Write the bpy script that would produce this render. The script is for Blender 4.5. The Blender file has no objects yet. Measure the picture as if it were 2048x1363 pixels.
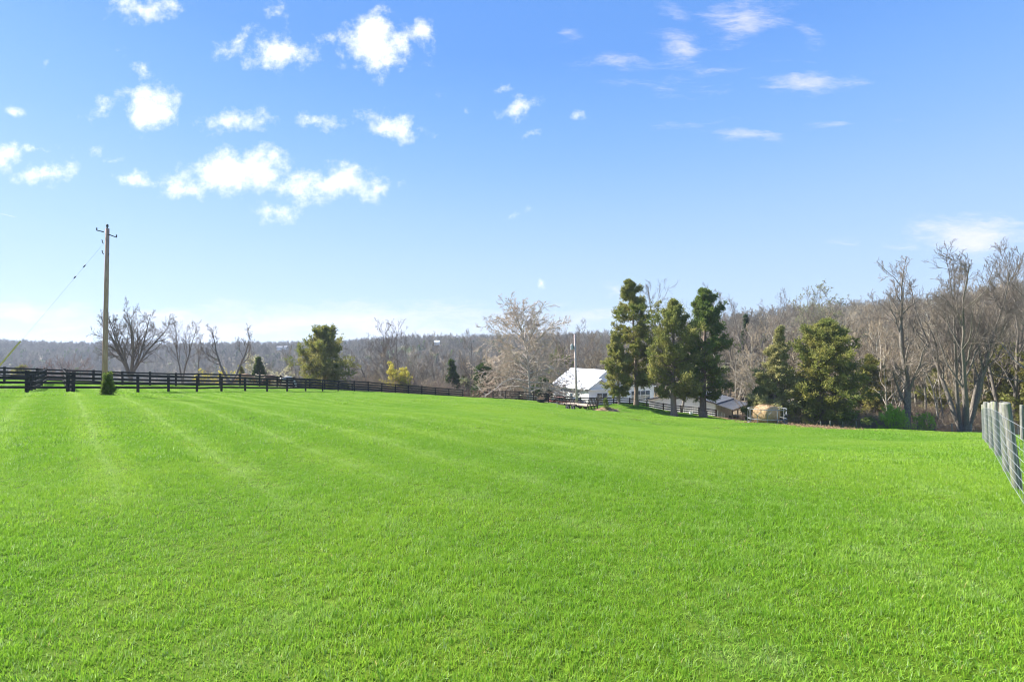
import bpy, math, random
import numpy as np
from mathutils import Vector, Matrix, Euler

# ------------------------------------------------------------------ camera
scn = bpy.context.scene
C = scn.collection
rad = math.radians
CAM_H, F, CX, CY, HZ = 2.1, 1024.0, 1024.0, 681.5, 700.0
PITCH = math.atan((HZ - CY) / F)
cd = bpy.data.cameras.new('camera'); cam = bpy.data.objects.new('camera', cd); C.objects.link(cam)
cam.location = (0, 0, CAM_H); cam.rotation_euler = (rad(90) + PITCH, 0, 0)
cd.sensor_width = 36.0; cd.lens = 18.0; cd.clip_start = 0.05; cd.clip_end = 6000
scn.camera = cam

# ------------------------------------------------------------------ sun and exposure
SUN_EL = rad(40)
SUN_AZ = math.atan2(-0.88, 0.44)             # compass angle from +Y towards +X
sun_dir = Vector((math.sin(SUN_AZ) * math.cos(SUN_EL), math.cos(SUN_AZ) * math.cos(SUN_EL), math.sin(SUN_EL)))
sd = bpy.data.lights.new('sun', 'SUN'); so = bpy.data.objects.new('sun', sd); C.objects.link(so)
sd.energy = 5.0; sd.angle = rad(0.6); sd.color = (1.0, 0.965, 0.90)
so.rotation_euler = sun_dir.to_track_quat('Z', 'Y').to_euler(); so.location = (0, 0, 60)
scn.view_settings.view_transform = 'Standard'; scn.view_settings.look = 'None'
scn.view_settings.gamma = 1.0; scn.view_settings.exposure = 1.38
scn.view_settings.use_curve_mapping = False
try:
    scn.cycles.max_bounces = 7; scn.cycles.diffuse_bounces = 3; scn.cycles.transparent_max_bounces = 12
    scn.cycles.volume_bounces = 0; scn.cycles.filter_width = 1.05; scn.cycles.use_denoising = True
except Exception: pass

# ------------------------------------------------------------------ node helper
class NT:
    def __init__(s, tree): s.t = tree; s.n = tree.nodes; s.l = tree.links
    def new(s, kind, **kw):
        n = s.n.new(kind)
        for k, v in kw.items():
            if k.startswith('i_'):
                k = k[2:]; k = int(k) if k.isdigit() else k
                n.inputs[k].default_value = v
            else: setattr(n, k, v)
        return n
    def link(s, a, b): s.l.new(a, b)
    def math(s, op, a, b=None, c=None, clamp=False):
        n = s.n.new('ShaderNodeMath'); n.operation = op; n.use_clamp = clamp
        for i, v in enumerate((a, b, c)):
            if v is None: continue
            if isinstance(v, (int, float)): n.inputs[i].default_value = v
            else: s.l.new(v, n.inputs[i])
        return n.outputs[0]
    def mix(s, fac, a, b, mode='MIX'):
        n = s.n.new('ShaderNodeMix'); n.data_type = 'RGBA'; n.blend_type = mode
        for sock, v in ((n.inputs[0], fac), (n.inputs[6], a), (n.inputs[7], b)):
            if isinstance(v, (int, float)): sock.default_value = v
            elif isinstance(v, (tuple, list)): sock.default_value = (*v[:3], 1)
            else: s.l.new(v, sock)
        return n.outputs[2]
    def noise(s, vec, scale, detail=3, rough=0.55, dim='3D'):
        n = s.n.new('ShaderNodeTexNoise'); n.noise_dimensions = dim
        n.inputs['Scale'].default_value = scale; n.inputs['Detail'].default_value = detail; n.inputs['Roughness'].default_value = rough
        if vec is not None: s.l.new(vec, n.inputs['Vector'])
        return n
    def ramp(s, fac, a, b, lo=0.0, hi=1.0):
        n = s.n.new('ShaderNodeMapRange'); n.interpolation_type = 'SMOOTHSTEP'
        s.l.new(fac, n.inputs[0]); n.inputs[1].default_value = a; n.inputs[2].default_value = b
        n.inputs[3].default_value = lo; n.inputs[4].default_value = hi
        return n.outputs[0]

def ray(px, py):
    u = (px - CX) / F; v = (CY - py) / F
    return u, math.cos(PITCH) - v * math.sin(PITCH), math.sin(PITCH) + v * math.cos(PITCH)
def at(px, py, Y):
    a, b, c = ray(px, py); t = Y / b
    return np.array((a * t, Y, CAM_H + c * t))

# ------------------------------------------------------------------ world: sky and fair-weather clouds
W = bpy.data.worlds.new('World'); scn.world = W; W.use_nodes = True
wt = NT(W.node_tree); W.node_tree.nodes.clear()
sky = wt.new('ShaderNodeTexSky'); sky.sky_type = 'NISHITA'; sky.sun_disc = False
sky.sun_elevation = SUN_EL; sky.sun_rotation = SUN_AZ
sky.air_density = 1.0; sky.dust_density = 0.35; sky.ozone_density = 2.2; sky.altitude = 200
tc = wt.new('ShaderNodeTexCoord'); sep = wt.new('ShaderNodeSeparateXYZ'); wt.link(tc.outputs['Generated'], sep.inputs[0])
elev = sep.outputs[2]
# fair spring sky: paler towards the horizon, mixed with the physical sky
grad = wt.new('ShaderNodeValToRGB'); grad.color_ramp.interpolation = 'B_SPLINE'; wt.link(elev, grad.inputs[0])
stops = [(0.0, (.53, .65, .81)), (.10, (.49, .63, .84)), (.20, (.42, .60, .86)), (.34, (.245, .47, .86)), (.50, (.14, .35, .86)), (1.0, (.05, .19, .62))]
cr = grad.color_ramp
while len(cr.elements) < len(stops): cr.elements.new(.5)
for e, (p_, c_) in zip(cr.elements, stops): e.position = p_; e.color = (*c_, 1)
gs = wt.new('ShaderNodeVectorMath', operation='SCALE'); wt.link(grad.outputs[0], gs.inputs[0]); gs.inputs['Scale'].default_value = 10.0
tint = wt.mix(1.0, sky.outputs[0], (0.95, 1.15, 1.35), 'MULTIPLY')
skycol = wt.mix(0.18, gs.outputs[0], tint)
ysafe = wt.math('MAXIMUM', sep.outputs[1], 0.05)
uu = wt.math('DIVIDE', sep.outputs[0], ysafe); vv = wt.math('DIVIDE', sep.outputs[2], ysafe)
comb = wt.new('ShaderNodeCombineXYZ'); wt.link(uu, comb.inputs[0]); wt.link(vv, comb.inputs[1])
UV = comb.outputs[0]
def warp(vec, scale, amt, stretch=(1, 1, 1)):
    m = wt.new('ShaderNodeMapping'); m.inputs['Scale'].default_value = stretch; wt.link(vec, m.inputs[0])
    nz = wt.noise(m.outputs[0], scale, 4, 0.6)
    s1 = wt.new('ShaderNodeVectorMath', operation='SUBTRACT'); wt.link(nz.outputs['Color'], s1.inputs[0]); s1.inputs[1].default_value = (.5, .5, .5)
    s2 = wt.new('ShaderNodeVectorMath', operation='SCALE'); wt.link(s1.outputs[0], s2.inputs[0]); s2.inputs['Scale'].default_value = amt
    s3 = wt.new('ShaderNodeVectorMath', operation='ADD'); wt.link(vec, s3.inputs[0]); wt.link(s2.outputs[0], s3.inputs[1])
    return s3.outputs[0]
UVw = warp(warp(UV, 7.0, 0.05), 22.0, 0.035)
def blobs(vec, items):
    cur = None
    for px, py, rx, ry, rot, st in items:
        if rx < 45: st *= .88
        if rx < 250 and items is WISP and px > 1100: st *= 1.05
        a, b, c = ray(px, py)
        m = wt.new('ShaderNodeMapping'); m.vector_type = 'TEXTURE'
        m.inputs['Location'].default_value = (a / b, c / b, 0)
        m.inputs['Rotation'].default_value = (0, 0, rad(rot))
        m.inputs['Scale'].default_value = (rx / F, ry / F, 1)
        wt.link(vec, m.inputs[0])
        g = wt.new('ShaderNodeTexGradient'); g.gradient_type = 'SPHERICAL'; wt.link(m.outputs[0], g.inputs[0])
        v = wt.math('MULTIPLY', g.outputs[1], st * .95)
        cur = v if cur is None else wt.math('MAXIMUM', cur, v)
    return cur
PUFF = [(285, 18, 95, 62, -5, 1.0), (565, 95, 110, 66, 0, 1.05), (470, 85, 85, 30, 35, .7), (555, 25, 45, 40, 20, .6), (655, 75, 45, 28, 0, .45),
        (755, 85, 105, 92, -12, 1.25), (840, 72, 48, 52, 20, 1.0), (803, 142, 40, 18, 40, .7), (307, 215, 95, 66, 20, 1.15), (210, 206, 85, 36, 22, .9),
        (475, 238, 118, 38, 0, .95), (632, 240, 78, 40, 0, .95), (775, 246, 92, 48, -4, 1.0), (455, 345, 165, 72, 4, 1.3), (660, 365, 160, 62, 4, 1.0),
        (370, 378, 95, 30, 0, .8), (550, 422, 85, 34, 0, .8), (755, 385, 70, 30, 20, .75), (80, 352, 100, 40, 6, 1.0), (8, 312, 60, 60, 0, .9), (70, 298, 70, 22, 0, .6),
        (95, 376, 50, 22, 0, .6), (185, 296, 60, 20, 12, .6), (268, 352, 90, 24, 0, .75), (1040, 218, 66, 38, 12, .85), (1008, 182, 32, 16, 0, .65),
        (290, 132, 36, 32, 30, .6), (88, 130, 18, 14, 30, .6), (1155, 232, 26, 20, 0, .58), (1068, 262, 34, 20, 15, .65), (1030, 434, 46, 18, 15, .6),
        (760, 438, 40, 12, 8, .5), (1085, 562, 14, 20, -20, .7), (875, 185, 36, 40, 45, .5), (230, 320, 30, 16, 5, .6), (920, 222, 30, 12, 10, .5),
        (25, 224, 35, 16, 0, .36), (855, 128, 22, 22, 0, .45), (945, 150, 20, 20, 50, .42), (868, 272, 26, 12, 0, .45), (935, 434, 18, 9, 0, .45), (230, 95, 30, 24, 0, .42)]
WISP = [(1370, 95, 90, 62, -38, .85), (1490, 38, 130, 70, 10, .95), (1230, 125, 140, 36, -12, .75), (1610, 166, 210, 26, 3, .85), (1500, 268, 160, 22, 0, .75),
        (1400, 245, 190, 14, 4, .5), (1950, 470, 190, 62, 0, 1.15), (1800, 490, 120, 22, 0, .7), (1225, 578, 50, 26, -20, .8), (1615, 72, 40, 30, -20, .6),
        (1140, 68, 34, 20, -30, .5), (1680, 478, 150, 14, 0, .5), (1350, 30, 60, 40, -40, .45), (1680, 250, 190, 16, 2, .45), (1490, 185, 300, 22, 2, .4),
        (620, 648, 1100, 62, 0, 1.15), (60, 625, 260, 46, 0, .95), (1180, 640, 300, 40, 0, .9), (1440, 135, 300, 60, 5, .38)]
pm = blobs(UVw, PUFF)
UVs = warp(UV, 9.0, 0.07, (0.5, 1.6, 1))
wm = blobs(UVs, WISP)
nzA = wt.noise(UV, 20.0, 10, 0.66).outputs[0]
mpw = wt.new('ShaderNodeMapping'); mpw.inputs['Scale'].default_value = (0.35, 1.5, 1); mpw.inputs['Rotation'].default_value = (0, 0, rad(6)); wt.link(UVs, mpw.inputs[0])
nzB = wt.noise(mpw.outputs[0], 20.0, 10, 0.68).outputs[0]
nzL = wt.noise(UV, 9.0, 3, 0.5).outputs[0]
dA = wt.math('ADD', wt.math('MULTIPLY', pm, 1.35), wt.math('ADD', wt.math('MULTIPLY', wt.math('SUBTRACT', nzA, 0.5), 2.7), wt.math('MULTIPLY', wt.math('SUBTRACT', nzL, 0.5), 1.2)))
cA = wt.ramp(dA, 0.32, 1.50)
dB = wt.math('ADD', wt.math('MULTIPLY', wm, 1.2), wt.math('MULTIPLY', wt.math('SUBTRACT', nzB, 0.5), 2.9))
cB = wt.ramp(dB, 0.22, 1.7, 0, 0.72)
inA = wt.ramp(pm, 0.0, 0.08); inB = wt.ramp(wm, 0.0, 0.12)
cA = wt.math('MULTIPLY', cA, inA); cB = wt.math('MULTIPLY', cB, inB)
# the same kind of scattered clouds goes on over the rest of the sky
zs = wt.math('MAXIMUM', sep.outputs[2], 0.06)
cx = wt.math('DIVIDE', sep.outputs[0], zs); cy = wt.math('DIVIDE', sep.outputs[1], zs)
c2 = wt.new('ShaderNodeCombineXYZ'); wt.link(cx, c2.inputs[0]); wt.link(cy, c2.inputs[1])
nzC = wt.noise(c2.outputs[0], 1.6, 8, 0.58).outputs[0]
cC = wt.ramp(nzC, 0.60, 0.70)
outside = wt.math('MAXIMUM', wt.math('MAXIMUM', wt.ramp(wt.math('ABSOLUTE', uu), 1.05, 1.25), wt.ramp(vv, 0.72, 0.9)), wt.ramp(sep.outputs[1], 0.12, 0.02))
cC = wt.math('MULTIPLY', wt.math('MULTIPLY', cC, outside), wt.ramp(elev, 0.02, 0.15))
cov = wt.math('MAXIMUM', wt.math('MAXIMUM', cA, cB), cC)
withc = wt.mix(cB, skycol, (8.9, 8.55, 9.2)); withc = wt.mix(wt.math('MAXIMUM', cA, cC), withc, (10.6, 10.7, 11.1))
bg = wt.new('ShaderNodeBackground'); bg.inputs['Strength'].default_value = 0.0495
out = wt.new('ShaderNodeOutputWorld'); wt.link(withc, bg.inputs[0]); wt.link(bg.outputs[0], out.inputs[0])

# ------------------------------------------------------------------ generic helpers
RNG = np.random.default_rng(11)
def pmesh(name, V, faces, mats=None, smooth=False, attrs=None):
    """V (n,3); faces: list of int arrays (m,k) with k=3 or 4, or list of tuples"""
    me = bpy.data.meshes.new(name)
    V = np.asarray(V, dtype=np.float32)
    if len(faces) and isinstance(faces[0], np.ndarray) and faces[0].ndim == 2:
        loops = np.concatenate([f.ravel() for f in faces]).astype(np.int32)
        sizes = np.concatenate([np.full(len(f), f.shape[1]) for f in faces])
        starts = np.concatenate([[0], np.cumsum(sizes)[:-1]]).astype(np.int32)
        me.vertices.add(len(V)); me.vertices.foreach_set('co', V.ravel())
        me.loops.add(len(loops)); me.loops.foreach_set('vertex_index', loops)
        me.polygons.add(len(sizes)); me.polygons.foreach_set('loop_start', starts)
        me.update(calc_edges=True)
    else:
        me.from_pydata([tuple(map(float, v)) for v in V], [], [tuple(map(int, f)) for f in faces]); me.update()
    if smooth: me.polygons.foreach_set('use_smooth', np.ones(len(me.polygons), dtype=bool))
    for k, a in (attrs or {}).items():
        at_ = me.attributes.new(k, 'FLOAT', 'POINT'); at_.data.foreach_set('value', np.asarray(a, dtype=np.float32))
    if mats is not None:
        for m in (mats if isinstance(mats, (list, tuple)) else [mats]): me.materials.append(m)
    return me
def link(name, me, parent=None, loc=(0, 0, 0), rot=(0, 0, 0), scale=(1, 1, 1)):
    o = bpy.data.objects.new(name, me); C.objects.link(o)
    if parent is not None: o.parent = parent
    o.location = tuple(map(float, loc)); o.rotation_euler = rot; o.scale = scale
    return o
def tag(o, label=None, cat=None, group=None, kind=None):
    if label: o['label'] = label
    if cat: o['category'] = cat
    if group: o['group'] = group
    if kind: o['kind'] = kind
    return o
def thing(name, label, cat, loc, rz=0.0, group=None):
    o = link(name, None, None, loc, (0, 0, rz)); o.empty_display_size = 0.3
    return tag(o, label, cat, group)
class MB:
    """collects boxes, prisms and tubes for ONE mesh"""
    def __init__(s): s.v = []; s.f = []
    def add(s, v, f):
        b = len(s.v); s.v += [tuple(map(float, p)) for p in v]; s.f += [tuple(b + i for i in q) for q in f]; return s
    def box(s, c, d, M=None):
        x, y, z = d[0] / 2, d[1] / 2, d[2] / 2
        v = [Vector((i * x, j * y, k * z)) for i in (-1, 1) for j in (-1, 1) for k in (-1, 1)]
        if M is not None: v = [M @ p for p in v]
        v = [p + Vector(c) for p in v]
        return s.add(v, [(0, 1, 3, 2), (4, 6, 7, 5), (0, 4, 5, 1), (2, 3, 7, 6), (0, 2, 6, 4), (1, 5, 7, 3)])
    def tube(s, pts, r, n=6, cap=True):
        pts = [Vector(p) for p in pts]; rs = r if isinstance(r, (list, tuple)) else [r] * len(pts); rings = []
        for i, p in enumerate(pts):
            t = (pts[min(i + 1, len(pts) - 1)] - pts[max(i - 1, 0)]).normalized()
            a = t.cross(Vector((0, 0, 1))); a = a if a.length > .1 else t.cross(Vector((1, 0, 0))); a.normalize(); b = t.cross(a)
            rings.append([p + (a * math.cos(2 * math.pi * k / n) + b * math.sin(2 * math.pi * k / n)) * rs[i] for k in range(n)])
        v = [q for R in rings for q in R]; f = []
        for i in range(len(pts) - 1):
            for k in range(n): f.append((i * n + k, i * n + (k + 1) % n, (i + 1) * n + (k + 1) % n, (i + 1) * n + k))
        if cap: f += [tuple(range(n))[::-1], tuple((len(pts) - 1) * n + k for k in range(n))]
        return s.add(v, f)
    def prism(s, poly, vec):
        n = len(poly); v = [Vector(p) for p in poly] + [Vector(p) + Vector(vec) for p in poly]
        return s.add(v, [tuple(range(n))[::-1], tuple(range(n, 2 * n))] + [(i, (i + 1) % n, n + (i + 1) % n, n + i) for i in range(n)])
    def lathe(s, prof, n=16, c=(0, 0, 0)):
        v = [(c[0] + r * math.cos(2 * math.pi * k / n), c[1] + r * math.sin(2 * math.pi * k / n), c[2] + z) for r, z in prof for k in range(n)]
        f = [(i * n + k, i * n + (k + 1) % n, (i + 1) * n + (k + 1) % n, (i + 1) * n + k) for i in range(len(prof) - 1) for k in range(n)]
        f += [tuple(range(n))[::-1], tuple((len(prof) - 1) * n + k for k in range(n))]
        return s.add(v, f)
    def mesh(s, name, mat, smooth=False): return pmesh(name, s.v, s.f, mat, smooth)
    def build(s, name, mat, parent=None, loc=(0, 0, 0), rot=(0, 0, 0), smooth=False): return link(name, s.mesh(name, mat, smooth), parent, loc, rot)

def mat_basic(name, c1, c2=None, scale=3.0, rough=0.8, bump=0.0, bscale=None, stretch=(1, 1, 1), metal=0.0, detail=5, rnd=0.0, wave=None, trans=0.0, spec=0.3, contrast=(0.3, 0.7), world=False, c3=None):
    m = bpy.data.materials.new(name); m.use_nodes = True; t = NT(m.node_tree)
    bs = m.node_tree.nodes['Principled BSDF']; bs.inputs['Roughness'].default_value = rough; bs.inputs['Metallic'].default_value = metal
    bs.inputs['Specular IOR Level'].default_value = spec
    if world: vec = t.new('ShaderNodeNewGeometry').outputs['Position']
    else: vec = t.new('ShaderNodeTexCoord').outputs['Object']
    mp = t.new('ShaderNodeMapping'); mp.inputs['Scale'].default_value = stretch; t.link(vec, mp.inputs[0]); vec = mp.outputs[0]
    col = None
    if c2 is not None:
        nz = t.noise(vec, scale, detail, 0.6)
        col = t.mix(t.ramp(nz.outputs[0], *contrast), c1, c2)
        if c3 is not None:
            n3 = t.noise(vec, scale * 0.31, 3, 0.5); col = t.mix(t.ramp(n3.outputs[0], 0.45, 0.68), col, c3)
    if rnd:
        oi = t.new('ShaderNodeObjectInfo'); k = t.math('ADD', t.math('MULTIPLY', oi.outputs['Random'], rnd), 1 - rnd / 2)
        cc = t.new('ShaderNodeCombineColor'); [t.link(k, cc.inputs[i]) for i in range(3)]
        col = t.mix(1.0, col if col is not None else c1, cc.outputs[0], 'MULTIPLY')
    if col is not None: t.link(col, bs.inputs['Base Color'])
    else: bs.inputs['Base Color'].default_value = (*c1, 1)
    if bump:
        bn = t.noise(vec, bscale or scale * 3, 4, 0.6); b = t.new('ShaderNodeBump'); b.inputs['Strength'].default_value = bump; b.inputs['Distance'].default_value = 0.02
        t.link(bn.outputs[0], b.inputs['Height']); t.link(b.outputs[0], bs.inputs['Normal'])
    if trans:
        tr = t.new('ShaderNodeBsdfTranslucent'); mx = t.new('ShaderNodeMixShader'); mx.inputs[0].default_value = trans
        if col is not None: t.link(col, tr.inputs[0])
        else: tr.inputs[0].default_value = (*c1, 1)
        o = m.node_tree.nodes['Material Output']; t.link(bs.outputs[0], mx.inputs[1]); t.link(tr.outputs[0], mx.inputs[2]); t.link(mx.outputs[0], o.inputs[0])
    return m

# ------------------------------------------------------------------ terrain
G = lambda px, row, Y: tuple(at(px, row, Y))
ctl = [(-60, -30, .6), (-30, -30, .3), (0, -30, .1), (30, -30, .1), (70, -30, 0), (0, 0, 0), (-12, 0, 0), (12, 0, 0), (-40, 0, .3), (40, 0, 0), (0, 6, 0), (-9, 6, 0), (8, 6, 0),
       (0, 12, -.18), (-12, 12, .02), (-60, 20, .1)]
ctl += [G(1000, 840, 20), G(1000, 811, 40), G(1000, 804, 60), G(300, 812, 20), G(277, 786, 37.7), G(212, 790, 28), G(55, 786.5, 31.2), G(-150, 788, 30),
        G(444, 784, 45.5), G(575, 783, 54), G(677, 783, 62.3), G(737, 784, 68.3), G(791, 787.5, 72), G(844, 791, 74.7), G(926, 797, 77.5), G(650, 812, 30), G(700, 822, 22),
        G(100, 761, 58), G(300, 773, 50), G(300, 766, 58), G(520, 774, 58), G(600, 778, 66), G(0, 760, 58), G(-200, 765, 55),
        G(985, 799, 78), G(1038, 801, 77), G(1097, 806, 74), G(1161, 813, 75), G(1227, 812.5, 76), G(1293, 819.5, 77), G(1361, 829, 77.5), G(1431, 836, 78),
        G(1150, 820, 62), G(1190, 822, 60), G(1272, 811, 72), G(1347, 831, 68), G(1404, 833, 70), G(1347, 849, 40), G(1347, 880, 20),
        G(1533, 846, 40), G(1465, 841, 88), G(1480, 840, 70), G(1540, 868, 58), G(1430, 842, 52), G(1700, 858.5, 42), G(1660, 866, 58), G(1769, 867, 58), G(1800, 860.5, 43), G(1850, 888, 20), G(1902, 872, 56), G(1880, 866, 40),
        G(1960, 869, 38), G(1963, 882, 18), G(1968, 888, 15.8), G(1993, 912, 12.1), G(2010, 943, 9.4), G(2030, 979, 7.7), G(2100, 880, 18), G(2200, 880, 30), G(2100, 880, 50), G(2300, 880, 60),
        (14.3, 95, -8.1), (8.5, 107, -8.1), (26, 100, -8.4), (29, 90, -9.6), (38, 86, -9.9), (40, 94, -10)]
# valley behind the field
for px, Y, z in [(-200, 90, -8), (100, 85, -6), (300, 85, -6.5), (500, 88, -8), (650, 85, -6.5), (760, 95, -8), (900, 105, -10), (1040, 100, -9), (1040, 88, -7.2),
                 (0, 130, -18), (300, 130, -17), (600, 130, -15), (900, 140, -14), (1150, 135, -11), (1300, 130, -11), (1420, 120, -9),
                 (0, 250, -30), (400, 250, -28), (700, 240, -24), (900, 240, -18), (1100, 230, -13), (1250, 220, -9),
                 (0, 400, -19), (300, 400, -18), (600, 400, -16), (850, 390, -9), (1000, 370, -7), (1150, 340, -5), (1300, 280, 0),
                 (1480, 80, -9.5), (1560, 75, -9.2), (1650, 75, -9), (1500, 120, -7.5), (1600, 120, -5), (1500, 180, 2), (1620, 170, 3), (1750, 80, -8.5), (1750, 120, -3), (1750, 160, 3),
                 (1850, 70, -8.4), (1850, 95, -6), (1900, 130, 2), (2048, 75, -6.5), (2048, 100, -2), (2048, 140, 8), (2300, 80, -5), (2300, 120, 4), (2600, 60, -3)]:
    ctl.append(((px - CX) / F * Y, Y, z))
# ridges: row of the tree tops, distance, tree height
for px, row, Y, th in [(-400, 675, 620, 13), (-200, 675, 620, 13), (0, 674, 620, 13), (200, 682, 620, 13), (330, 683, 620, 13), (460, 680, 620, 13), (560, 680, 620, 13), (700, 675, 600, 13), (770, 671, 580, 13),
                       (850, 664, 560, 13), (1000, 665, 520, 13), (1150, 661, 470, 13), (1230, 655, 430, 13), (1320, 641, 370, 14), (1420, 620, 300, 14), (1500, 602, 245, 14),
                       (1600, 592, 225, 15), (1700, 588, 210, 15), (1850, 575, 195, 15), (2048, 548, 185, 15), (2400, 540, 180, 15)]:
    z = at(px, row, Y)[2] - th; X = (px - CX) / F * Y
    ctl.append((X, Y, z)); ctl.append((X * 1.5, Y * 1.5, z - 14)); ctl.append((X * 2.6, Y * 2.6, z - 50))
ctl += [(-400, -200, 0), (0, -200, 0), (400, -200, 0), (-300, 60, -6), (-900, 200, -10), (500, 50, 4), (1500, 200, 0)]
ctl = np.array(ctl, dtype=float)
CC = 5.0
def _phi(d2): return np.sqrt(d2 + CC * CC)
n_ = len(ctl)
D2 = ((ctl[:, None, :2] - ctl[None, :, :2]) ** 2).sum(-1)
A_ = np.zeros((n_ + 3, n_ + 3)); A_[:n_, :n_] = _phi(D2) - np.eye(n_) * 0.02
P_ = np.c_[np.ones(n_), ctl[:, :2] / 100]; A_[:n_, n_:] = P_; A_[n_:, :n_] = P_.T
coef = np.linalg.solve(A_, np.r_[ctl[:, 2], 0, 0, 0])
def Hn(x, y):
    x = np.asarray(x, float); y = np.asarray(y, float); sh = x.shape; x = x.ravel(); y = y.ravel(); r = np.empty(len(x))
    for i in range(0, len(x), 20000):
        xs, ys = x[i:i + 20000], y[i:i + 20000]
        d2 = (xs[:, None] - ctl[None, :, 0]) ** 2 + (ys[:, None] - ctl[None, :, 1]) ** 2
        r[i:i + 20000] = _phi(d2) @ coef[:n_] + coef[n_] + coef[n_ + 1] * xs / 100 + coef[n_ + 2] * ys / 100
    r += 0.025 * np.sin(x * 0.9 + 1.3 * np.sin(y * .35)) * np.sin(y * 0.7 + .5 * x) * (np.hypot(x, y) < 90)
    return r.reshape(sh)
def H(x, y): return float(Hn(np.array([x]), np.array([y]))[0])
def on(px, Y, lift=0.0):
    x = (px - CX) / F * Y / math.cos(PITCH); return Vector((x, Y, H(x, Y) + lift))

LIM = np.array([(-900, 62), (0, 64), (400, 62), (520, 68), (600, 70), (720, 74), (926, 88), (1040, 88), (1100, 106), (1440, 104), (1475, 74), (1500, 60), (1560, 55), (1660, 58), (1760, 59), (1900, 58), (2048, 60), (3000, 60)], float)
def wildf(x, y):
    px = x / np.maximum(y, 1) * F + CX
    lim = np.interp(px, LIM[:, 0], LIM[:, 1]) + 1.2 * np.sin(x * .7) + 1.0 * np.sin(x * 1.9 + 2)
    w = np.clip((y - lim) / 2.5, 0, 1)
    for (mx, my, ax, ay) in [((797 - CX) / F * 500, 500, 16, 34), ((840 - CX) / F * 440, 440, 16, 14)]:
        w = np.where(((x - mx) / ax) ** 2 + ((y - my) / ay) ** 2 < 1, 0, w)
    return w
DIRT = [(on(1634, 37.4), 2.9, 3.2), (on(1383, 61.5), 2.4, 5.6), (on(1418, 65), 3.2, 3.6), (on(1208, 62.5), 2.2, 1.3), (on(1530, 41.5), 3.0, 1.6), (on(1475, 72), 4.0, 5.5), (on(975, 81), 5, 3)]
def dirtf(x, y):
    d = np.zeros_like(x)
    for c, a, b in DIRT: d = np.maximum(d, np.clip(1.35 - np.sqrt(((x - c.x) / a) ** 2 + ((y - c.y) / b) ** 2), 0, 1))
    return d
def dirtR(x, y):
    m = np.full(np.shape(x), 99.0)
    for c, a, b in DIRT: m = np.minimum(m, np.sqrt(((x - c.x) / a) ** 2 + ((y - c.y) / b) ** 2))
    return m
def axis(segs):
    r = []
    for a, b, st in segs: r += list(np.arange(a, b, st))
    return np.array(r + [segs[-1][1]])
gx = axis([(-2600, -800, 120), (-800, -300, 25), (-300, -90, 8), (-90, -40, 2.0), (-40, 50, 1.1), (50, 120, 2.0), (120, 400, 8), (400, 900, 25), (900, 2600, 120)])
gy = axis([(-400, -40, 30), (-40, -4, 3), (-4, 110, 1.1), (110, 200, 3), (200, 700, 9), (700, 1200, 30), (1200, 3000, 120)])
X_, Y_ = np.meshgrid(gx, gy); Z_ = Hn(X_, Y_)
nx, ny = len(gx), len(gy)
ii = np.arange(nx * ny).reshape(ny, nx)
quads = np.stack([ii[:-1, :-1], ii[:-1, 1:], ii[1:, 1:], ii[1:, :-1]], -1).reshape(-1, 4)

# grass colour as a function of place, shared by blades and soil
STR = Vector((-0.885, 0, 0)) + Vector((0, 1, 0)); STR.normalize()      # mowing stripes run this way
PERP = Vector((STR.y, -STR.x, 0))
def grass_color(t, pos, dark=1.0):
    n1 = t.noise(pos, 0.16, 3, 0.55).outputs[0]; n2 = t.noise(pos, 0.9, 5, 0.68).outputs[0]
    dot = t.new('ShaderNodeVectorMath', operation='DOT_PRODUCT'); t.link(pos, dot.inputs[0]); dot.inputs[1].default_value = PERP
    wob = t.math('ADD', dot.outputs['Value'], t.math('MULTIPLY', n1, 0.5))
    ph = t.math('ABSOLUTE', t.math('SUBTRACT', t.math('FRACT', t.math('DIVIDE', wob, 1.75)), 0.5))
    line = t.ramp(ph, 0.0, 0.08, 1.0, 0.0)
    band = t.ramp(ph, 0.12, 0.32)  # light and dark stripe sheen of leaning mown blades, painted into the colour
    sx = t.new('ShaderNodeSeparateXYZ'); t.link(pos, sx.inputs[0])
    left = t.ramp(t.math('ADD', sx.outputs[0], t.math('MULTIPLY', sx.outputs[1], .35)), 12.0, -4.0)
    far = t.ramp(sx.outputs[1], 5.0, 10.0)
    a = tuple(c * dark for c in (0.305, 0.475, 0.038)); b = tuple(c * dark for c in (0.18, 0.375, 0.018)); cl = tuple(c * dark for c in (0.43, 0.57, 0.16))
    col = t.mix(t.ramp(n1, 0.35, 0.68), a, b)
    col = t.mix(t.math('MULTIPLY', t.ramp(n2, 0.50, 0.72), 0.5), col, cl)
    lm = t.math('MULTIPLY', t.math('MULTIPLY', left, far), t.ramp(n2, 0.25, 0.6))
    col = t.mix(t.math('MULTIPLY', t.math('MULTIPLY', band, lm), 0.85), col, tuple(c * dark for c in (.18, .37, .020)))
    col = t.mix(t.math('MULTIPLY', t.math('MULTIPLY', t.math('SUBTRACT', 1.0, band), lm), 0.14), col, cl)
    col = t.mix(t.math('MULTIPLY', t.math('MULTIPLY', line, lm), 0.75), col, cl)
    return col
m_ground = bpy.data.materials.new('ground'); m_ground.use_nodes = True
t = NT(m_ground.node_tree); bs = m_ground.node_tree.nodes['Principled BSDF']; bs.inputs['Roughness'].default_value = 0.95; bs.inputs['Specular IOR Level'].default_value = 0.1
pos = t.new('ShaderNodeNewGeometry').outputs['Position']
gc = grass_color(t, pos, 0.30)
lit = t.mix(t.ramp(t.noise(pos, 0.5, 6, .65).outputs[0], .3, .7), (.13, .095, .06), (.24, .19, .125))
lit = t.mix(t.ramp(t.noise(pos, 0.06, 3, .5).outputs[0], .5, .7), lit, (.10, .12, .04))
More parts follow.
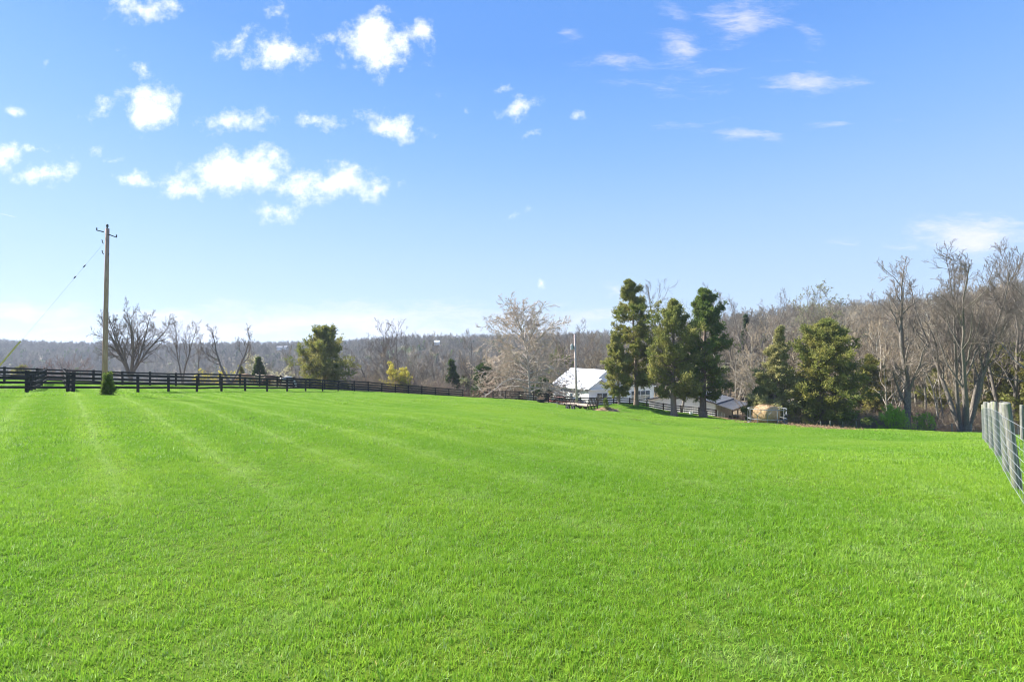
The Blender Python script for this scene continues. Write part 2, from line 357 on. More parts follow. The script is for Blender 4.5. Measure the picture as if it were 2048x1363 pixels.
drt = t.mix(t.ramp(t.noise(pos, 3.0, 6, .65).outputs[0], .3, .7), (.16, .085, .04), (.42, .27, .14))
aw = t.new('ShaderNodeAttribute', attribute_name='wild').outputs['Fac']; ad = t.new('ShaderNodeAttribute', attribute_name='dirt').outputs['Fac']
ad = t.ramp(t.math('ADD', ad, t.math('MULTIPLY', t.math('SUBTRACT', t.noise(pos, 1.6, 5, .6).outputs[0], .5), .9)), .35, .6)
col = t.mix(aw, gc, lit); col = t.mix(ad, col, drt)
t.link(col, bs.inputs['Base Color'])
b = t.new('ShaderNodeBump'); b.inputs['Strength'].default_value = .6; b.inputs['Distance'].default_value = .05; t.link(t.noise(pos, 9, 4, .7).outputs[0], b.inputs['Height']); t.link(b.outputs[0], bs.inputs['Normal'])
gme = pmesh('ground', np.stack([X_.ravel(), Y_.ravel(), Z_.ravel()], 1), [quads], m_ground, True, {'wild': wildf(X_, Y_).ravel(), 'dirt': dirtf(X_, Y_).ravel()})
tag(link('ground', gme), 'green hillside field running down to wooded valley and far hills', None, None, 'structure')

# ------------------------------------------------------------------ grass: tiles of blades set over the field
m_blade = bpy.data.materials.new('grass_blade'); m_blade.use_nodes = True
t = NT(m_blade.node_tree); bs = m_blade.node_tree.nodes['Principled BSDF']; bs.inputs['Roughness'].default_value = 0.6; bs.inputs['Specular IOR Level'].default_value = 0.12
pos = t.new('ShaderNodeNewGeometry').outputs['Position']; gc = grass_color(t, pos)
rb = t.new('ShaderNodeAttribute', attribute_name='tone').outputs['Fac']; hb = t.new('ShaderNodeAttribute', attribute_name='tip').outputs['Fac']
gc = t.mix(t.ramp(rb, .80, .97), gc, (.36, .47, .20)); gc = t.mix(t.ramp(rb, .22, .0), gc, (.11, .30, .016)); gc = t.mix(t.ramp(rb, .988, .995), gc, (.50, .40, .16))
gc = t.mix(t.math('MULTIPLY', hb, .35), gc, (.30, .46, .07))
t.link(gc, bs.inputs['Base Color'])
tr = t.new('ShaderNodeBsdfTranslucent'); t.link(gc, tr.inputs[0]); mx = t.new('ShaderNodeMixShader'); mx.inputs[0].default_value = .46
t.link(bs.outputs[0], mx.inputs[1]); t.link(tr.outputs[0], mx.inputs[2]); t.link(mx.outputs[0], m_blade.node_tree.nodes['Material Output'].inputs[0])

def blade_tile(name, size, n, hgt, wid, seed, clump=0.10):
    r = np.random.default_rng(seed)
    nc = int(n / 10)
    cxy = r.uniform(-size / 2, size / 2, (nc, 2)); ch = r.uniform(.4, 1.35, nc); ct = r.random(nc)
    k = r.integers(0, nc, n); xy = cxy[k] + r.normal(0, clump, (n, 2))
    h = hgt * ch[k] * r.uniform(.55, 1.2, n); az = r.uniform(0, 2 * np.pi, n); lean = np.abs(r.normal(.0, .6, n)) + .12; w = wid * r.uniform(.6, 1.3, n)
    dx, dy = np.cos(az), np.sin(az); fa = az + np.pi / 2 + r.normal(0, .7, n); sx, sy = np.cos(fa) * w / 2, np.sin(fa) * w / 2
    def pt(s, e): # s along blade
        off = h * lean * s ** 1.7; z = h * s * (1 - .25 * lean * s)
        return np.stack([xy[:, 0] + dx * off + sx * e, xy[:, 1] + dy * off + sy * e, z - .01], 1)
    V = np.stack([pt(0, -1), pt(0, 1), pt(.55, -.85), pt(.55, .85), pt(1, 0)], 1).reshape(-1, 3)
    b = np.arange(n)[:, None] * 5
    q = (b + np.array([[0, 1, 3, 2]])).astype(np.int32); tri = (b + np.array([[2, 3, 4]])).astype(np.int32)
    tone = np.clip(.6 * ct[k] + .4 * r.random(n), 0, 1); tone = np.argsort(np.argsort(tone)) / n
    return bpy.data.objects.new(name, pmesh(name, V, [q, tri], m_blade, True, {'tone': np.repeat(tone, 5), 'tip': np.tile([0, 0, .5, .5, 1], n)}))

def scatter(name, sources, P, R, S, label, cat, kind='stuff', idx=None):
    """ONE object: geometry nodes set a source on every point"""
    col = bpy.data.collections.new(name + '_sources')
    for s in sources: col.objects.link(s)
    n = len(P); me = bpy.data.meshes.new(name); me.vertices.add(n); me.vertices.foreach_set('co', np.asarray(P, np.float32).ravel())
    a = me.attributes.new('rot', 'FLOAT_VECTOR', 'POINT'); a.data.foreach_set('vector', np.asarray(R, np.float32).ravel())
    a = me.attributes.new('siz', 'FLOAT_VECTOR', 'POINT'); a.data.foreach_set('vector', np.asarray(S, np.float32).ravel())
    a = me.attributes.new('pick', 'INT', 'POINT'); a.data.foreach_set('value', np.asarray(idx if idx is not None else RNG.integers(0, len(sources), n), np.int32))
    o = link(name, me)
    ng = bpy.data.node_groups.new(name, 'GeometryNodeTree')
    ng.interface.new_socket('Geometry', in_out='INPUT', socket_type='NodeSocketGeometry'); ng.interface.new_socket('Geometry', in_out='OUTPUT', socket_type='NodeSocketGeometry')
    N, L = ng.nodes, ng.links
    gi, go = N.new('NodeGroupInput'), N.new('NodeGroupOutput'); ip = N.new('GeometryNodeInstanceOnPoints'); ci = N.new('GeometryNodeCollectionInfo')
    ci.inputs['Collection'].default_value = col; ci.inputs['Separate Children'].default_value = True; ci.inputs['Reset Children'].default_value = True
    def na(nm, ty): x = N.new('GeometryNodeInputNamedAttribute'); x.data_type = ty; x.inputs['Name'].default_value = nm; return x.outputs['Attribute']
    mp = N.new('GeometryNodeMeshToPoints'); L.new(gi.outputs[0], mp.inputs[0])
    L.new(mp.outputs[0], ip.inputs['Points']); L.new(ci.outputs[0], ip.inputs['Instance']); ip.inputs['Pick Instance'].default_value = True
    L.new(na('pick', 'INT'), ip.inputs['Instance Index']); L.new(na('rot', 'FLOAT_VECTOR'), ip.inputs['Rotation']); L.new(na('siz', 'FLOAT_VECTOR'), ip.inputs['Scale'])
    L.new(ip.outputs[0], go.inputs[0])
    md = o.modifiers.new('scatter', 'NODES'); md.node_group = ng
    return tag(o, label, cat, None, kind)

def tilt_rots(x, y, yaw):
    e = .4; gxx = (Hn(x + e, y) - Hn(x - e, y)) / (2 * e); gyy = (Hn(x, y + e) - Hn(x, y - e)) / (2 * e); out = []
    for a, b_, w in zip(gxx, gyy, yaw):
        z = Vector((-a, -b_, 1)).normalized(); xx = Vector((math.cos(w), math.sin(w), 0)); xx = (xx - z * xx.dot(z)).normalized(); yy = z.cross(xx)
        out.append(Matrix((xx, yy, z)).transposed().to_euler()[:])
    return out
def grass_field(name, size, y0, y1, tiles, label, edge=False):
    step = size * .93
    xs, ys = np.meshgrid(np.arange(-110, 90, step), np.arange(-2, 112, step)); xs, ys = xs.ravel(), ys.ravel()
    xs = xs + RNG.uniform(-.04, .04, len(xs)) * size; d = np.hypot(xs, ys)
    k = (d >= y0) & (d < y1) & (np.abs(xs) < 1.18 * np.maximum(ys, 0) + 3.5) & (wildf(xs, ys) < .5)
    if edge:
        k &= ys > 30
        nearby = np.zeros(len(xs), bool)
        for c, a, b in DIRT: nearby |= (np.abs(xs - c.x) < a + 3.4) & (np.abs(ys - c.y) < b + 3.4)
        k &= nearby & (dirtR(xs, ys) > RNG.uniform(.72, 1.05, len(xs)))
    else:
        h_ = size * .5
        for ex in (-h_, 0, h_):
            for ey in (-h_, 0, h_): k &= dirtR(xs + ex, ys + ey) > 1.0
    xs, ys = xs[k], ys[k]
    yaw = RNG.integers(0, 4, len(xs)) * math.pi / 2 + RNG.uniform(-.1, .1, len(xs))
    S = np.repeat(RNG.uniform(.96, 1.04, (len(xs), 1)), 3, 1); S[:, 2] = RNG.uniform(.85, 1.15, len(xs))
    return scatter(name, tiles, np.stack([xs, ys, Hn(xs, ys)], 1), tilt_rots(xs, ys, yaw), S, label, 'grass')
near = [blade_tile('blades_near_%d' % i, 1.0, 8500, .052, .0060, 100 + i, .026) for i in range(4)]
mid = [blade_tile('blades_mid_%d' % i, 2.0, 9500, .066, .0135, 200 + i, .06) for i in range(4)]
far = [blade_tile('blades_far_%d' % i, 4.0, 8500, .085, .032, 300 + i, .14) for i in range(3)]
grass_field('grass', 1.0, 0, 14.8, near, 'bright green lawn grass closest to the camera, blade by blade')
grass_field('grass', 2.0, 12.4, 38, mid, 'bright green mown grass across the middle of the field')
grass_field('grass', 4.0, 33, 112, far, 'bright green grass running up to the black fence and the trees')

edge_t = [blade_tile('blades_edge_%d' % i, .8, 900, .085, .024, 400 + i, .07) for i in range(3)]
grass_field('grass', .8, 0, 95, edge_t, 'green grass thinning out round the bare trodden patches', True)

# ------------------------------------------------------------------ materials
m_black = mat_basic('black_fence_paint', (.012, .011, .012), (.035, .030, .028), 6, .75, .3, 30, (1, 1, 6))
m_brownblk = mat_basic('weathered_dark_fence_paint', (.020, .013, .010), (.060, .038, .028), 6, .8, .3, 30)
m_post = mat_basic('grey_weathered_wood', (.15, .145, .13), (.31, .30, .265), 9, .9, .5, 40, (6, 6, .6), c3=(.27, .28, .16))
m_wire = mat_basic('galvanised_wire', (.36, .37, .38), None, rough=.5, metal=.5)
m_pole = mat_basic('tan_pole_wood', (.36, .20, .13), (.60, .375, .27), 5, .85, .4, 30, (8, 8, .5))
m_pole2 = mat_basic('grey_pole_wood', (.44, .33, .30), (.66, .53, .48), 5, .85, .4, 30, (8, 8, .5))
m_iron = mat_basic('dark_hardware', (.05, .05, .055), (.12, .11, .10), 20, .5, metal=.5)
m_porc = mat_basic('porcelain', (.5, .5, .5), None, rough=.3)
m_yellow = mat_basic('yellow_plastic_guard', (.72, .50, .12), (.80, .58, .20), 4, .5)
m_bark = mat_basic('grey_brown_bark', (.12, .10, .08), (.27, .235, .19), 7, .95, .6, 20, (3, 3, .7), rnd=.5)
m_barkw = mat_basic('wood_tree_bark', (.18, .16, .12), (.38, .345, .27), 2, .95, rnd=.7)
m_twig = mat_basic('twig_bark', (.17, .135, .105), (.31, .255, .20), 2, .95, rnd=.5)
m_twigw = mat_basic('wood_twig_bark', (.195, .15, .098), (.38, .305, .20), 1, .95, rnd=.6)
m_syc = mat_basic('pale_sycamore_bark', (.40, .33, .26), (.66, .58, .49), 3, .8, rnd=.2)
m_syct = mat_basic('pale_sycamore_twig', (.42, .32, .23), (.62, .50, .38), 2, .85)
m_pale = mat_basic('pale_tree_bark', (.30, .26, .20), (.50, .44, .36), 3, .85, rnd=.3)
m_cedbark = mat_basic('cedar_bark', (.17, .115, .085), (.34, .26, .21), 6, .95, .6, 25, (4, 4, .4))
def leafmat(n, a, b, c=None, tr=.40, scale=.55, rnd=0.0): return mat_basic(n, a, b, scale, .7, 0, trans=tr, contrast=(.35, .65), c3=c, rnd=rnd, spec=.15)
m_olive = leafmat('olive_cedar_sprays', (.24, .25, .06), (.36, .335, .10), (.18, .22, .05))
m_green = leafmat('green_cedar_sprays', (.13, .19, .035), (.23, .27, .06), (.075, .13, .025))
m_dark = leafmat('dark_evergreen_sprays', (.05, .09, .026), (.10, .14, .038), (.035, .065, .02))
m_mixg = leafmat('bronze_green_cedar_sprays', (.23, .245, .055), (.34, .305, .085), (.14, .19, .042))
m_yel = leafmat('yellow_spring_leaves', (.56, .50, .06), (.70, .60, .12), None, .4)
m_blos = leafmat('pale_blossom', (.48, .44, .26), (.66, .62, .42), None, .35)
m_lime = leafmat('lime_spring_leaves', (.30, .52, .05), (.44, .62, .10), None, .55)
m_moss = leafmat('pale_green_buds', (.25, .27, .12), (.36, .36, .20), None, .35)
m_bud = leafmat('red_brown_buds', (.20, .13, .09), (.30, .20, .13), None, .3)

# ------------------------------------------------------------------ trees
def unit(v): return v / np.maximum(np.linalg.norm(v, axis=-1, keepdims=True), 1e-9)
def perp(tn, r):
    a = r.normal(size=tn.shape); a -= (a * tn).sum(-1, keepdims=True) * tn; return unit(a)
def shoots(r, P0, D0, L, R0, m, wander, trop, r1=.35):
    """polylines: start points, directions, lengths, radii -> (N,m,3), (N,m)"""
    N = len(P0); P = np.zeros((N, m, 3)); P[:, 0] = P0; d = D0.copy(); st = (L / (m - 1))[:, None]
    for k in range(1, m):
        d = unit(d + r.normal(0, wander, (N, 3)) + np.array([0, 0, trop])); P[:, k] = P[:, k - 1] + d * st
    R = R0[:, None] * np.linspace(1, r1, m)[None, :]
    return P, R
def kids(r, P, R, L, nc, tr, ang, ratio, rr, m, wander, trop, r1=.3, up=0.0, minr=0.0, taper=.5):
    N, mm = R.shape; N2 = N * nc; pi = np.repeat(np.arange(N), nc)
    tt = (np.tile(np.arange(nc), N) + r.random(N2)) / nc * (tr[1] - tr[0]) + tr[0]
    f = tt * (mm - 1); i = np.minimum(f.astype(int), mm - 2); fr = (f - i)[:, None]
    p = P[pi, i] * (1 - fr) + P[pi, i + 1] * fr; tn = unit(P[pi, i + 1] - P[pi, i]); rad0 = R[pi, i] * (1 - fr[:, 0]) + R[pi, i + 1] * fr[:, 0]
    a = r.normal(ang[0], ang[1], N2)[:, None]; d = np.cos(a) * tn + np.sin(a) * perp(tn, r); d[:, 2] += up; d = unit(d)
    l = L[pi] * ratio * (1 - taper * (tt - tr[0]) / (1 - tr[0] + 1e-6)) * r.uniform(.65, 1.3, N2)
    P2, R2 = shoots(r, p, d, l, np.maximum(rad0 * rr, minr), m, wander, trop, r1)
    return P2, R2, l
def tubes(groups, k):
    """groups: list of (P(N,m,3), R(N,m)) -> V, [quads]"""
    Vs, Fs, base = [], [], 0
    for P, R in groups:
        N, m = R.shape
        T = unit(np.concatenate([P[:, 1:2] - P[:, :1], P[:, 2:] - P[:, :-2], P[:, -1:] - P[:, -2:-1]], 1)) if m > 2 else unit(np.repeat(P[:, 1:] - P[:, :1], 2, 1))
        ref = np.where(np.abs(T[..., 2:3]) > .9, np.array([1., 0, 0]), np.array([0, 0, 1.])); A = unit(np.cross(T, ref)); B = np.cross(T, A)
        th = np.arange(k) * 2 * np.pi / k
        V = P[:, :, None] + (A[:, :, None] * np.cos(th)[:, None] + B[:, :, None] * np.sin(th)[:, None]) * R[:, :, None, None]
        idx = base + np.arange(N * m * k).reshape(N, m, k); nxt = np.roll(idx, -1, 2)
        Fs.append(np.stack([idx[:, :-1], nxt[:, :-1], nxt[:, 1:], idx[:, 1:]], -1).reshape(-1, 4)); Vs.append(V.reshape(-1, 3)); base += N * m * k
    return np.concatenate(Vs), [np.concatenate(Fs).astype(np.int32)]
def leaves(r, pts, n, spread, size, aspect=1.6, up=.0, dirs=None):
    """n small two-sided leaf faces round random pts"""
    k = r.integers(0, len(pts), n); c = pts[k] + r.normal(0, spread, (n, 3))
    a = unit(r.normal(size=(n, 3)) + np.array([0, 0, up]))
    if dirs is not None: a = unit(a * .8 + dirs[k])
    b = perp(a, r); s = size * r.uniform(.5, 1.4, (n, 1)); a = a * s * aspect; b = b * s * .5
    V = np.stack([c - b, c + b, c + a], 1).reshape(-1, 3)
    return V, [(np.arange(n)[:, None] * 3 + np.arange(3)[None]).astype(np.int32)]
def merge(*parts):
    V, F, base = [], {}, 0
    for v, fs in parts:
        for f in fs: F.setdefault(f.shape[1], []).append(f + base)
        V.append(v); base += len(v)
    return np.concatenate(V), [np.concatenate(x).astype(np.int32) for x in F.values()]

def bare_meshes(seed, h, spread=.55, stems=1, r0=.28, fork=.25, n1=9, n2=6, n3=6, n4=4, up=.10, twig=.016, wander=.12, low=.25, strop=.05, fork_z=0, mats=(None, None), ang=.75, buds=None, lean=(0, 0), w2=.2, droop=0.0, budn=3000, budsize=.12):
    r = np.random.default_rng(seed)
    D = []
    for s in range(stems):
        a = 2 * np.pi * (s + r.random() * .25) / stems; sp = 0.0 if stems == 1 else fork * r.uniform(.6, 1.25)
        D.append((math.cos(a) * sp + lean[0], math.sin(a) * sp * .8 + lean[1], 1))
    D = unit(np.array(D, float)); n = len(D)
    L = h * r.uniform(.78, 1.0, n) * .93; R0 = np.full(n, r0 / (n ** .4)) * r.uniform(.8, 1.1, n)
    P0 = np.zeros((n, 3)); P0[:, 2] = -.4
    if n > 1: P0[:, :2] = D[:, :2] * r0 * .8
    if fork_z: P0[:, 2] = fork_z; P0[:, :2] *= .5; L = L * (1 - fork_z / h)
    P, R = shoots(r, P0, D, L, R0, 12, wander * .55, strop, .12)
    R[:, 0] *= 1.4
    P1, R1, L1 = kids(r, P, R, L, n1, (low, .97), (ang, .18), spread, .55, 8, wander, up, .25, up=-droop, minr=twig * 1.5, taper=.62)
    P2, R2, L2 = kids(r, P1, R1, L1, n2, (.18, .98), (.72, .22), .52, .6, 6, w2, up, .3, minr=twig * 1.1)
    P3, R3, L3 = kids(r, P2, R2, L2, n3, (.15, 1.), (.65, .25), .55, .62, 4, w2, up * 1.2, .5, minr=twig * .8)
    g = [(P2, R2), (P3, R3)]
    ends = P3
    if n4:
        P4, R4, L4 = kids(r, P3, R3, L3, n4, (.15, 1.), (.6, .25), .6, .7, 2, w2, up, .6, minr=twig * .6); g.append((P4, R4)); ends = P4
    f_ = h / max(float(q.max()) for q in (P[..., 2], ends[..., 2]))
    for q in [P, P1, P2, P3] + ([P4] if n4 else []): q *= f_
    tv = tubes([(P, R)], 8)
    if fork_z: tv = merge(tv, tubes([(np.array([[[0, 0, -.4], [0, 0, .3], [.03, 0, fork_z * f_ * .6], [0, 0, fork_z * f_ + .25]]]), np.array([[r0 * 1.15, r0 * .9, r0 * .72, r0 * .55]]))], 9))
    tv1 = tubes([(P1, R1)], 5); trunk = merge(tv, tv1)
    cv = tubes(g, 3)
    tm = pmesh('trunk', trunk[0], trunk[1], mats[0], True)
    cm = pmesh('crown', cv[0], cv[1], mats[1], False); fm = None
    if buds is not None:
        pts = ends.reshape(-1, 3); v = leaves(r, pts, budn, budsize * .6, budsize); fm = pmesh('leaves', v[0], v[1], buds)
    return tm, cm, fm
def place_tree(name, label, cat, meshes, loc, rz=0., group=None, sc=1.0):
    t_ = thing(name, label, cat, loc, rz, group); t_.scale = (sc, sc, sc) if not isinstance(sc, tuple) else sc
    for nm, me in zip(('trunk', 'crown', 'foliage'), meshes):
        if me is not None: link(nm, me, t_)
    return t_
def bare_tree(px, Y, top, label, name='bare_tree', cat='tree', sx=1.0, mats=None, rz=0., loc=None, **kw):
    p = on(px, Y); h = at(px, top, Y)[2] - p.z
    return place_tree(name, label, cat, bare_meshes(h=h, mats=mats or (m_bark, m_twig), **kw), p, rz, sc=(sx, sx, 1.0))

def evergreen_meshes(seed, h, wid, leaf, bark=None, n=16000, size=.17,  base=.06, shape='cone', r0=.28, top2=False, gaps=.35, nl=70, bare=.0, squash=.75):
    """trunk with limbs, sprays of needles held at the ends of the limbs"""
    r = np.random.default_rng(seed)
    P, R = shoots(r, np.array([[0, 0, -.3]]), np.array([[0, 0, 1.]]), np.array([h * .97]), np.array([r0]), 14, .025, .02, .1); R[:, 0] *= 1.35
    t_ = np.linspace(base, .99, nl) + r.normal(0, .012, nl); t_ = np.clip(t_, base, .99); z = t_ * h
    u = (t_ - base) / (1 - base)
    if shape == 'cone': env = (1 - u) ** .95 * (.75 + .25 * np.minimum(u * 8, 1))
    elif shape == 'oval': env = np.sin(np.clip(u * .84 + .14, 0, 1) * np.pi) ** .7
    elif shape == 'column': env = np.minimum(1, (1 - u) * 2.4) ** .8 * (.72 + .28 * np.sin(u * 2.6 + .3))
    else: env = np.minimum(1, (1 - u) * 2.5) ** .75 * (.8 + .2 * np.minimum(u * 5, 1))
    lump = r.uniform(1 - gaps, 1.15, nl) * (.86 + .14 * np.sin(u * r.uniform(20, 34) + r.uniform(0, 6)))
    az = np.arange(nl) * 2.399 + r.normal(0, .5, nl)
    L = np.maximum(wid / 2 * env * lump, .25)
    el = np.interp(u, [0, .5, 1], [.05, .35, 1.0]) + r.normal(0, .12, nl)
    f = t_ * 13; i = np.minimum(f.astype(int), 12); fr = (f - i)[:, None]; p = P[0, i] * (1 - fr) + P[0, i + 1] * fr
    D = np.stack([np.cos(az) * np.cos(el), np.sin(az) * np.cos(el), np.sin(el)], 1)
    P1, R1 = shoots(r, p, D, L, np.maximum(r0 * .22 * (1 - u), .02), 6, .10, .05, .3)
    P2, R2, L2 = kids(r, P1, R1, L, 12, (.2, 1.), (.85, .3), .34, .6, 4, .18, .05, .5, minr=.012)
    f_ = h / float(P2[..., 2].max())
    for q in (P, P1, P2): q[..., 2] *= f_
    fw = wid / 2 / np.percentile(np.hypot(P2[..., 0], P2[..., 1]), 98)
    for q in (P1, P2): q[..., :2] *= fw
    # foliage clumps on the outer part of every twig
    cl = P2[:, 1:].reshape(-1, 3); dirs = unit((P2[:, 1:] - P2[:, :-1]).reshape(-1, 3))
    keep = r.random(len(cl)) > bare * .6; cl, dirs = cl[keep], dirs[keep]
    v1 = leaves(r, cl, int(n * 1.55), wid * .013 + .05, size * .84, 2.4, .2, dirs)
    tv = merge(tubes([(P, R)], 8), tubes([(P1, R1)], 4), tubes([(P2, R2)], 3))
    return pmesh('trunk', tv[0], tv[1], bark or m_cedbark, True), pmesh('crown', v1[0], v1[1], leaf)
def evergreen(px, Y, top, wpx, label, leaf, name='cedar_tree', cat='tree', rz=0., **kw):
    p = on(px, Y); h = at(px, top, Y)[2] - p.z; t_ = thing(name, label, cat, p, rz)
    for nm, me in zip(('trunk', 'crown'), evergreen_meshes(h=h, wid=wpx * Y / F, leaf=leaf, **kw)): link(nm, me, t_)
    return t_

# ------------------------------------------------------------------ board fences
M_box = {}
def unit_box(mat):
    if mat.name not in M_box: M_box[mat.name] = MB().box((0, 0, 0), (1, 1, 1)).mesh('board', mat)
    return M_box[mat.name]
def board_fence(label, pts, mat, hs=(.30, .62, .95, 1.27), ph=1.40, pw=.15, name='rail_fence', zs=None, seed=1, rail=.145):
    r = random.Random(seed)
    P = [Vector((x, y, H(x, y))) for x, y in pts]; root = thing(name, label, 'fence', P[0]); O = P[0]
    for p in P:
        link('post', unit_box(mat), root, p - O + Vector((0, 0, ph / 2 - .12)), (r.uniform(-.02, .02), r.uniform(-.02, .02), r.uniform(-.3, .3)), (pw, pw * .8, ph + .24 + r.uniform(-.03, .05)))
    for a, b in zip(P[:-1], P[1:]):
        d = b - a; L = d.length; side = Vector((d.y, -d.x, 0)).normalized()
        if side.dot(-(a)) < 0: side = -side
        for h in hs:
            e = r.uniform(-.012, .012); q = (a + b) / 2 - O + Vector((0, 0, h + r.uniform(-.01, .01))) + side * (pw * .4 + .018)
            rot = Matrix.Rotation(math.atan2(d.y, d.x), 4, 'Z') @ Matrix.Rotation(-math.asin(d.z / L) + e, 4, 'Y')
            link('rail', unit_box(mat), root, q, rot.to_euler(), (L - .006, .032, rail))
    return root
XY = lambda px, Y: ((px - CX) / F * Y / math.cos(PITCH), Y)
front = [(-110, 28.6), (-28, 29.6), (55, 31.2), (137, 32.9), (207, 35), (277, 37.7), (338, 40.3), (395, 43), (444, 45.9), (491, 48.8), (535, 51.6), (575, 54.2), (612, 56.9), (646, 59.8), (677, 62.6), (709, 65.6),
         (737, 68.2), (764, 70.4), (791, 72.1), (817, 73.6), (844, 74.8), (871, 75.8), (898, 76.7), (926, 77.5)]
board_fence('long black four-rail fence curving round the field from the wooden pole to the red gate', [XY(*p) for p in front], m_black, hs=(.40, .68, .98, 1.29), seed=3)
right = [(986, 78), (1011.5, 76.6), (1038, 75.4), (1067, 74.4), (1097, 74), (1130, 74.2), (1161, 74.6), (1194, 75.2), (1227, 75.8), (1259, 76.2), (1293, 76.6), (1326, 77), (1361, 77.4), (1397, 77.8), (1431, 78)]
board_fence('dark brown four-rail fence in front of the white house and barn', [XY(*p) for p in right], m_brownblk, seed=5, pw=.16)
rear = [(-60, 47.5), (10, 47.7), (75, 48), (130, 48.4), (188, 49), (246, 49.8), (301, 50.8), (353, 52), (398, 53.5), (441, 55), (481, 56.6), (520, 58.4), (555, 60.2), (588, 62.3), (620, 64.5), (650, 67), (678, 69.6), (705, 72.3)]
board_fence('second black rail fence across the grass lane behind the long one', [XY(*p) for p in rear], m_black, seed=7)
for k, (a, b, lab) in enumerate([((57, 34.0), (92, 48), 'short black fence running away from the camera beside the leftmost posts'), ((112, 34), (129, 48.4), 'black cross fence joining the two long fences near the wooden pole')]):
    (x0, y0), (x1, y1) = XY(*a), XY(*b); n = max(2, int(math.hypot(x1 - x0, y1 - y0) / 2.5))
    if k == 1: x0, y0 = XY(137, 32.9); x0 += .1; y0 += .3
    board_fence(lab, [(x0 + (x1 - x0) * i / n, y0 + (y1 - y0) * i / n) for i in range(n + 1)], m_black, seed=20 + k)

# tube gates
def tube_gate(name, label, a, b, mat, h=1.25, nb=5, vb=2):
    A, B = Vector((*a, H(*a))), Vector((*b, H(*b))); root = thing(name, label, 'gate', A); d = B - A; L = d.length; X = d.normalized(); Zu = Vector((0, 0, 1))
    f = MB(); f.tube([X * .1 + Zu * .12, X * .1 + Zu * h], .03); f.tube([X * (L - .1) + Zu * .12, X * (L - .1) + Zu * h], .03); f.build('frame', mat, root)
    bar = MB().tube([Vector((0, 0, 0)), X * (L - .2)], .028).mesh('bar', mat)
    for i in range(nb): link('bar', bar, root, X * .1 + Zu * (.12 + (h - .12) * i / (nb - 1)))
    br = MB().tube([Vector((0, 0, .12)), Vector((0, 0, h))], .022).mesh('upright', mat)
    for i in range(1, vb + 1): link('upright', br, root, X * (L * i / (vb + 1)))
    return root
m_red = mat_basic('red_gate_paint', (.20, .045, .04), (.32, .10, .08), 4, .6)
m_grey = mat_basic('grey_gate_paint', (.33, .35, .36), (.45, .46, .46), 4, .5, metal=.3)
tube_gate('pasture_gate', 'dark red tube gate closing the gap in the black fence', XY(928, 77.6), XY(957, 77.9), m_red)
tube_gate('pasture_gate', 'second dark red tube gate next to the brown fence', XY(958, 77.9), XY(984, 78.1), m_red)
tube_gate('barn_gate', 'grey tube gate leaning between brown fence and lean-to', XY(1434, 78.2), XY(1449, 80.5), m_grey, 1.3, 6, 1)

# ------------------------------------------------------------------ wire fences
def wire_fence(label, posts, pr, ph, hs, stay=.3, wr=.0024, lean=None, name='wire_fence', mat=None, seed=1, side_off=None, seg=10):
    r = random.Random(seed); P = [Vector((x, y, H(x, y))) for x, y in posts]; root = thing(name, label, 'fence', P[0]); O = P[0]; tops = []
    for i, p in enumerate(P):
        v = Vector((r.uniform(-.03, .03), r.uniform(-.03, .03), 1)) if lean is None else Vector((*lean[i], 1)); hh = ph * r.uniform(.97, 1.03)
        q = p - O; b_ = MB(); rr = pr * r.uniform(.92, 1.08)
        pts = [q + v * z + Vector((r.uniform(-1, 1), r.uniform(-1, 1), 0)) * rr * .05 for z in (-.3, .25, .55, .85, hh - .02, hh)]
        b_.tube(pts, [rr * 1.04, rr * 1.03, rr, rr * .98, rr * .97, rr * .88], 14 if pr > .06 else 8); me = b_.mesh('post', mat or m_post, True)
        link('post', me, root); tops.append((q, v))
    for h in hs:
        b_ = MB(); pts = []
        for i, (q, v) in enumerate(tops):
            d = (tops[min(i + 1, len(tops) - 1)][0] - tops[max(i - 1, 0)][0]).normalized(); s = Vector((-d.y, d.x, 0))
            if s.dot(-(q + O)) < 0: s = -s
            pts.append(q + v * h + s * (pr + .004))
        b_.tube(pts, wr, 4); b_.build('wire', m_wire, root)
    st = MB()
    for i in range(len(tops) - 1):
        (a, va), (b, vb) = tops[i], tops[i + 1]; d = (b - a); n = max(1, int(d.length / stay)); s = Vector((-d.y, d.x, 0)).normalized()
        if s.dot(-(a + O)) < 0: s = -s
        for k in range(n):
            f = (k + .5) / n; q = a + d * f + s * (pr + .004); v = va.lerp(vb, f); st.tube([q + v * hs[0], q + v * hs[-1]], wr * .8, 3, False)
    tag(st.build('stay', m_wire, root), kind='stuff')
    return root
rp = [(2160, 4.4), (2075, 6.0), (2030, 7.7), (2010, 9.45), (1993, 11.8), (1981, 13.8), (1972, 16.0), (1966, 18.4)]
# set the posts so that they lean a little to the right at the foot
wire_fence('silver woven wire fence on round grey posts at the right edge of the field', [XY(*p) for p in rp], .061, 1.30, [.10, .24, .38, .52, .66, .80, .94, 1.10],
           lean=[(-.03, .02), (-.02, .0), (-.10, .02), (-.045, .0), (-.04, .03), (-.03, .0), (-.03, .0), (-.02, 0)], seed=4, wr=.0030)
cp = [XY(2052, 16.8), (XY(2052, 16.8)[0] + 2.2, 17.0), (XY(2052, 16.8)[0] + 4.5, 17.2)]
wire_fence('wire mesh fence corner with thin posts right of the tall round posts', [XY(2041, 16.3)] + cp, .05, 1.15, [.10, .24, .38, .52, .66, .80, .94, 1.08], seed=6, wr=.003)
bp = [(1640, 58), (1659, 58), (1683, 58), (1711, 58), (1740, 58), (1769, 58), (1800, 57.6), (1832, 57.2), (1866, 56.8), (1902, 56), (1940, 55), (1980, 54), (2020, 53), (2065, 52)]
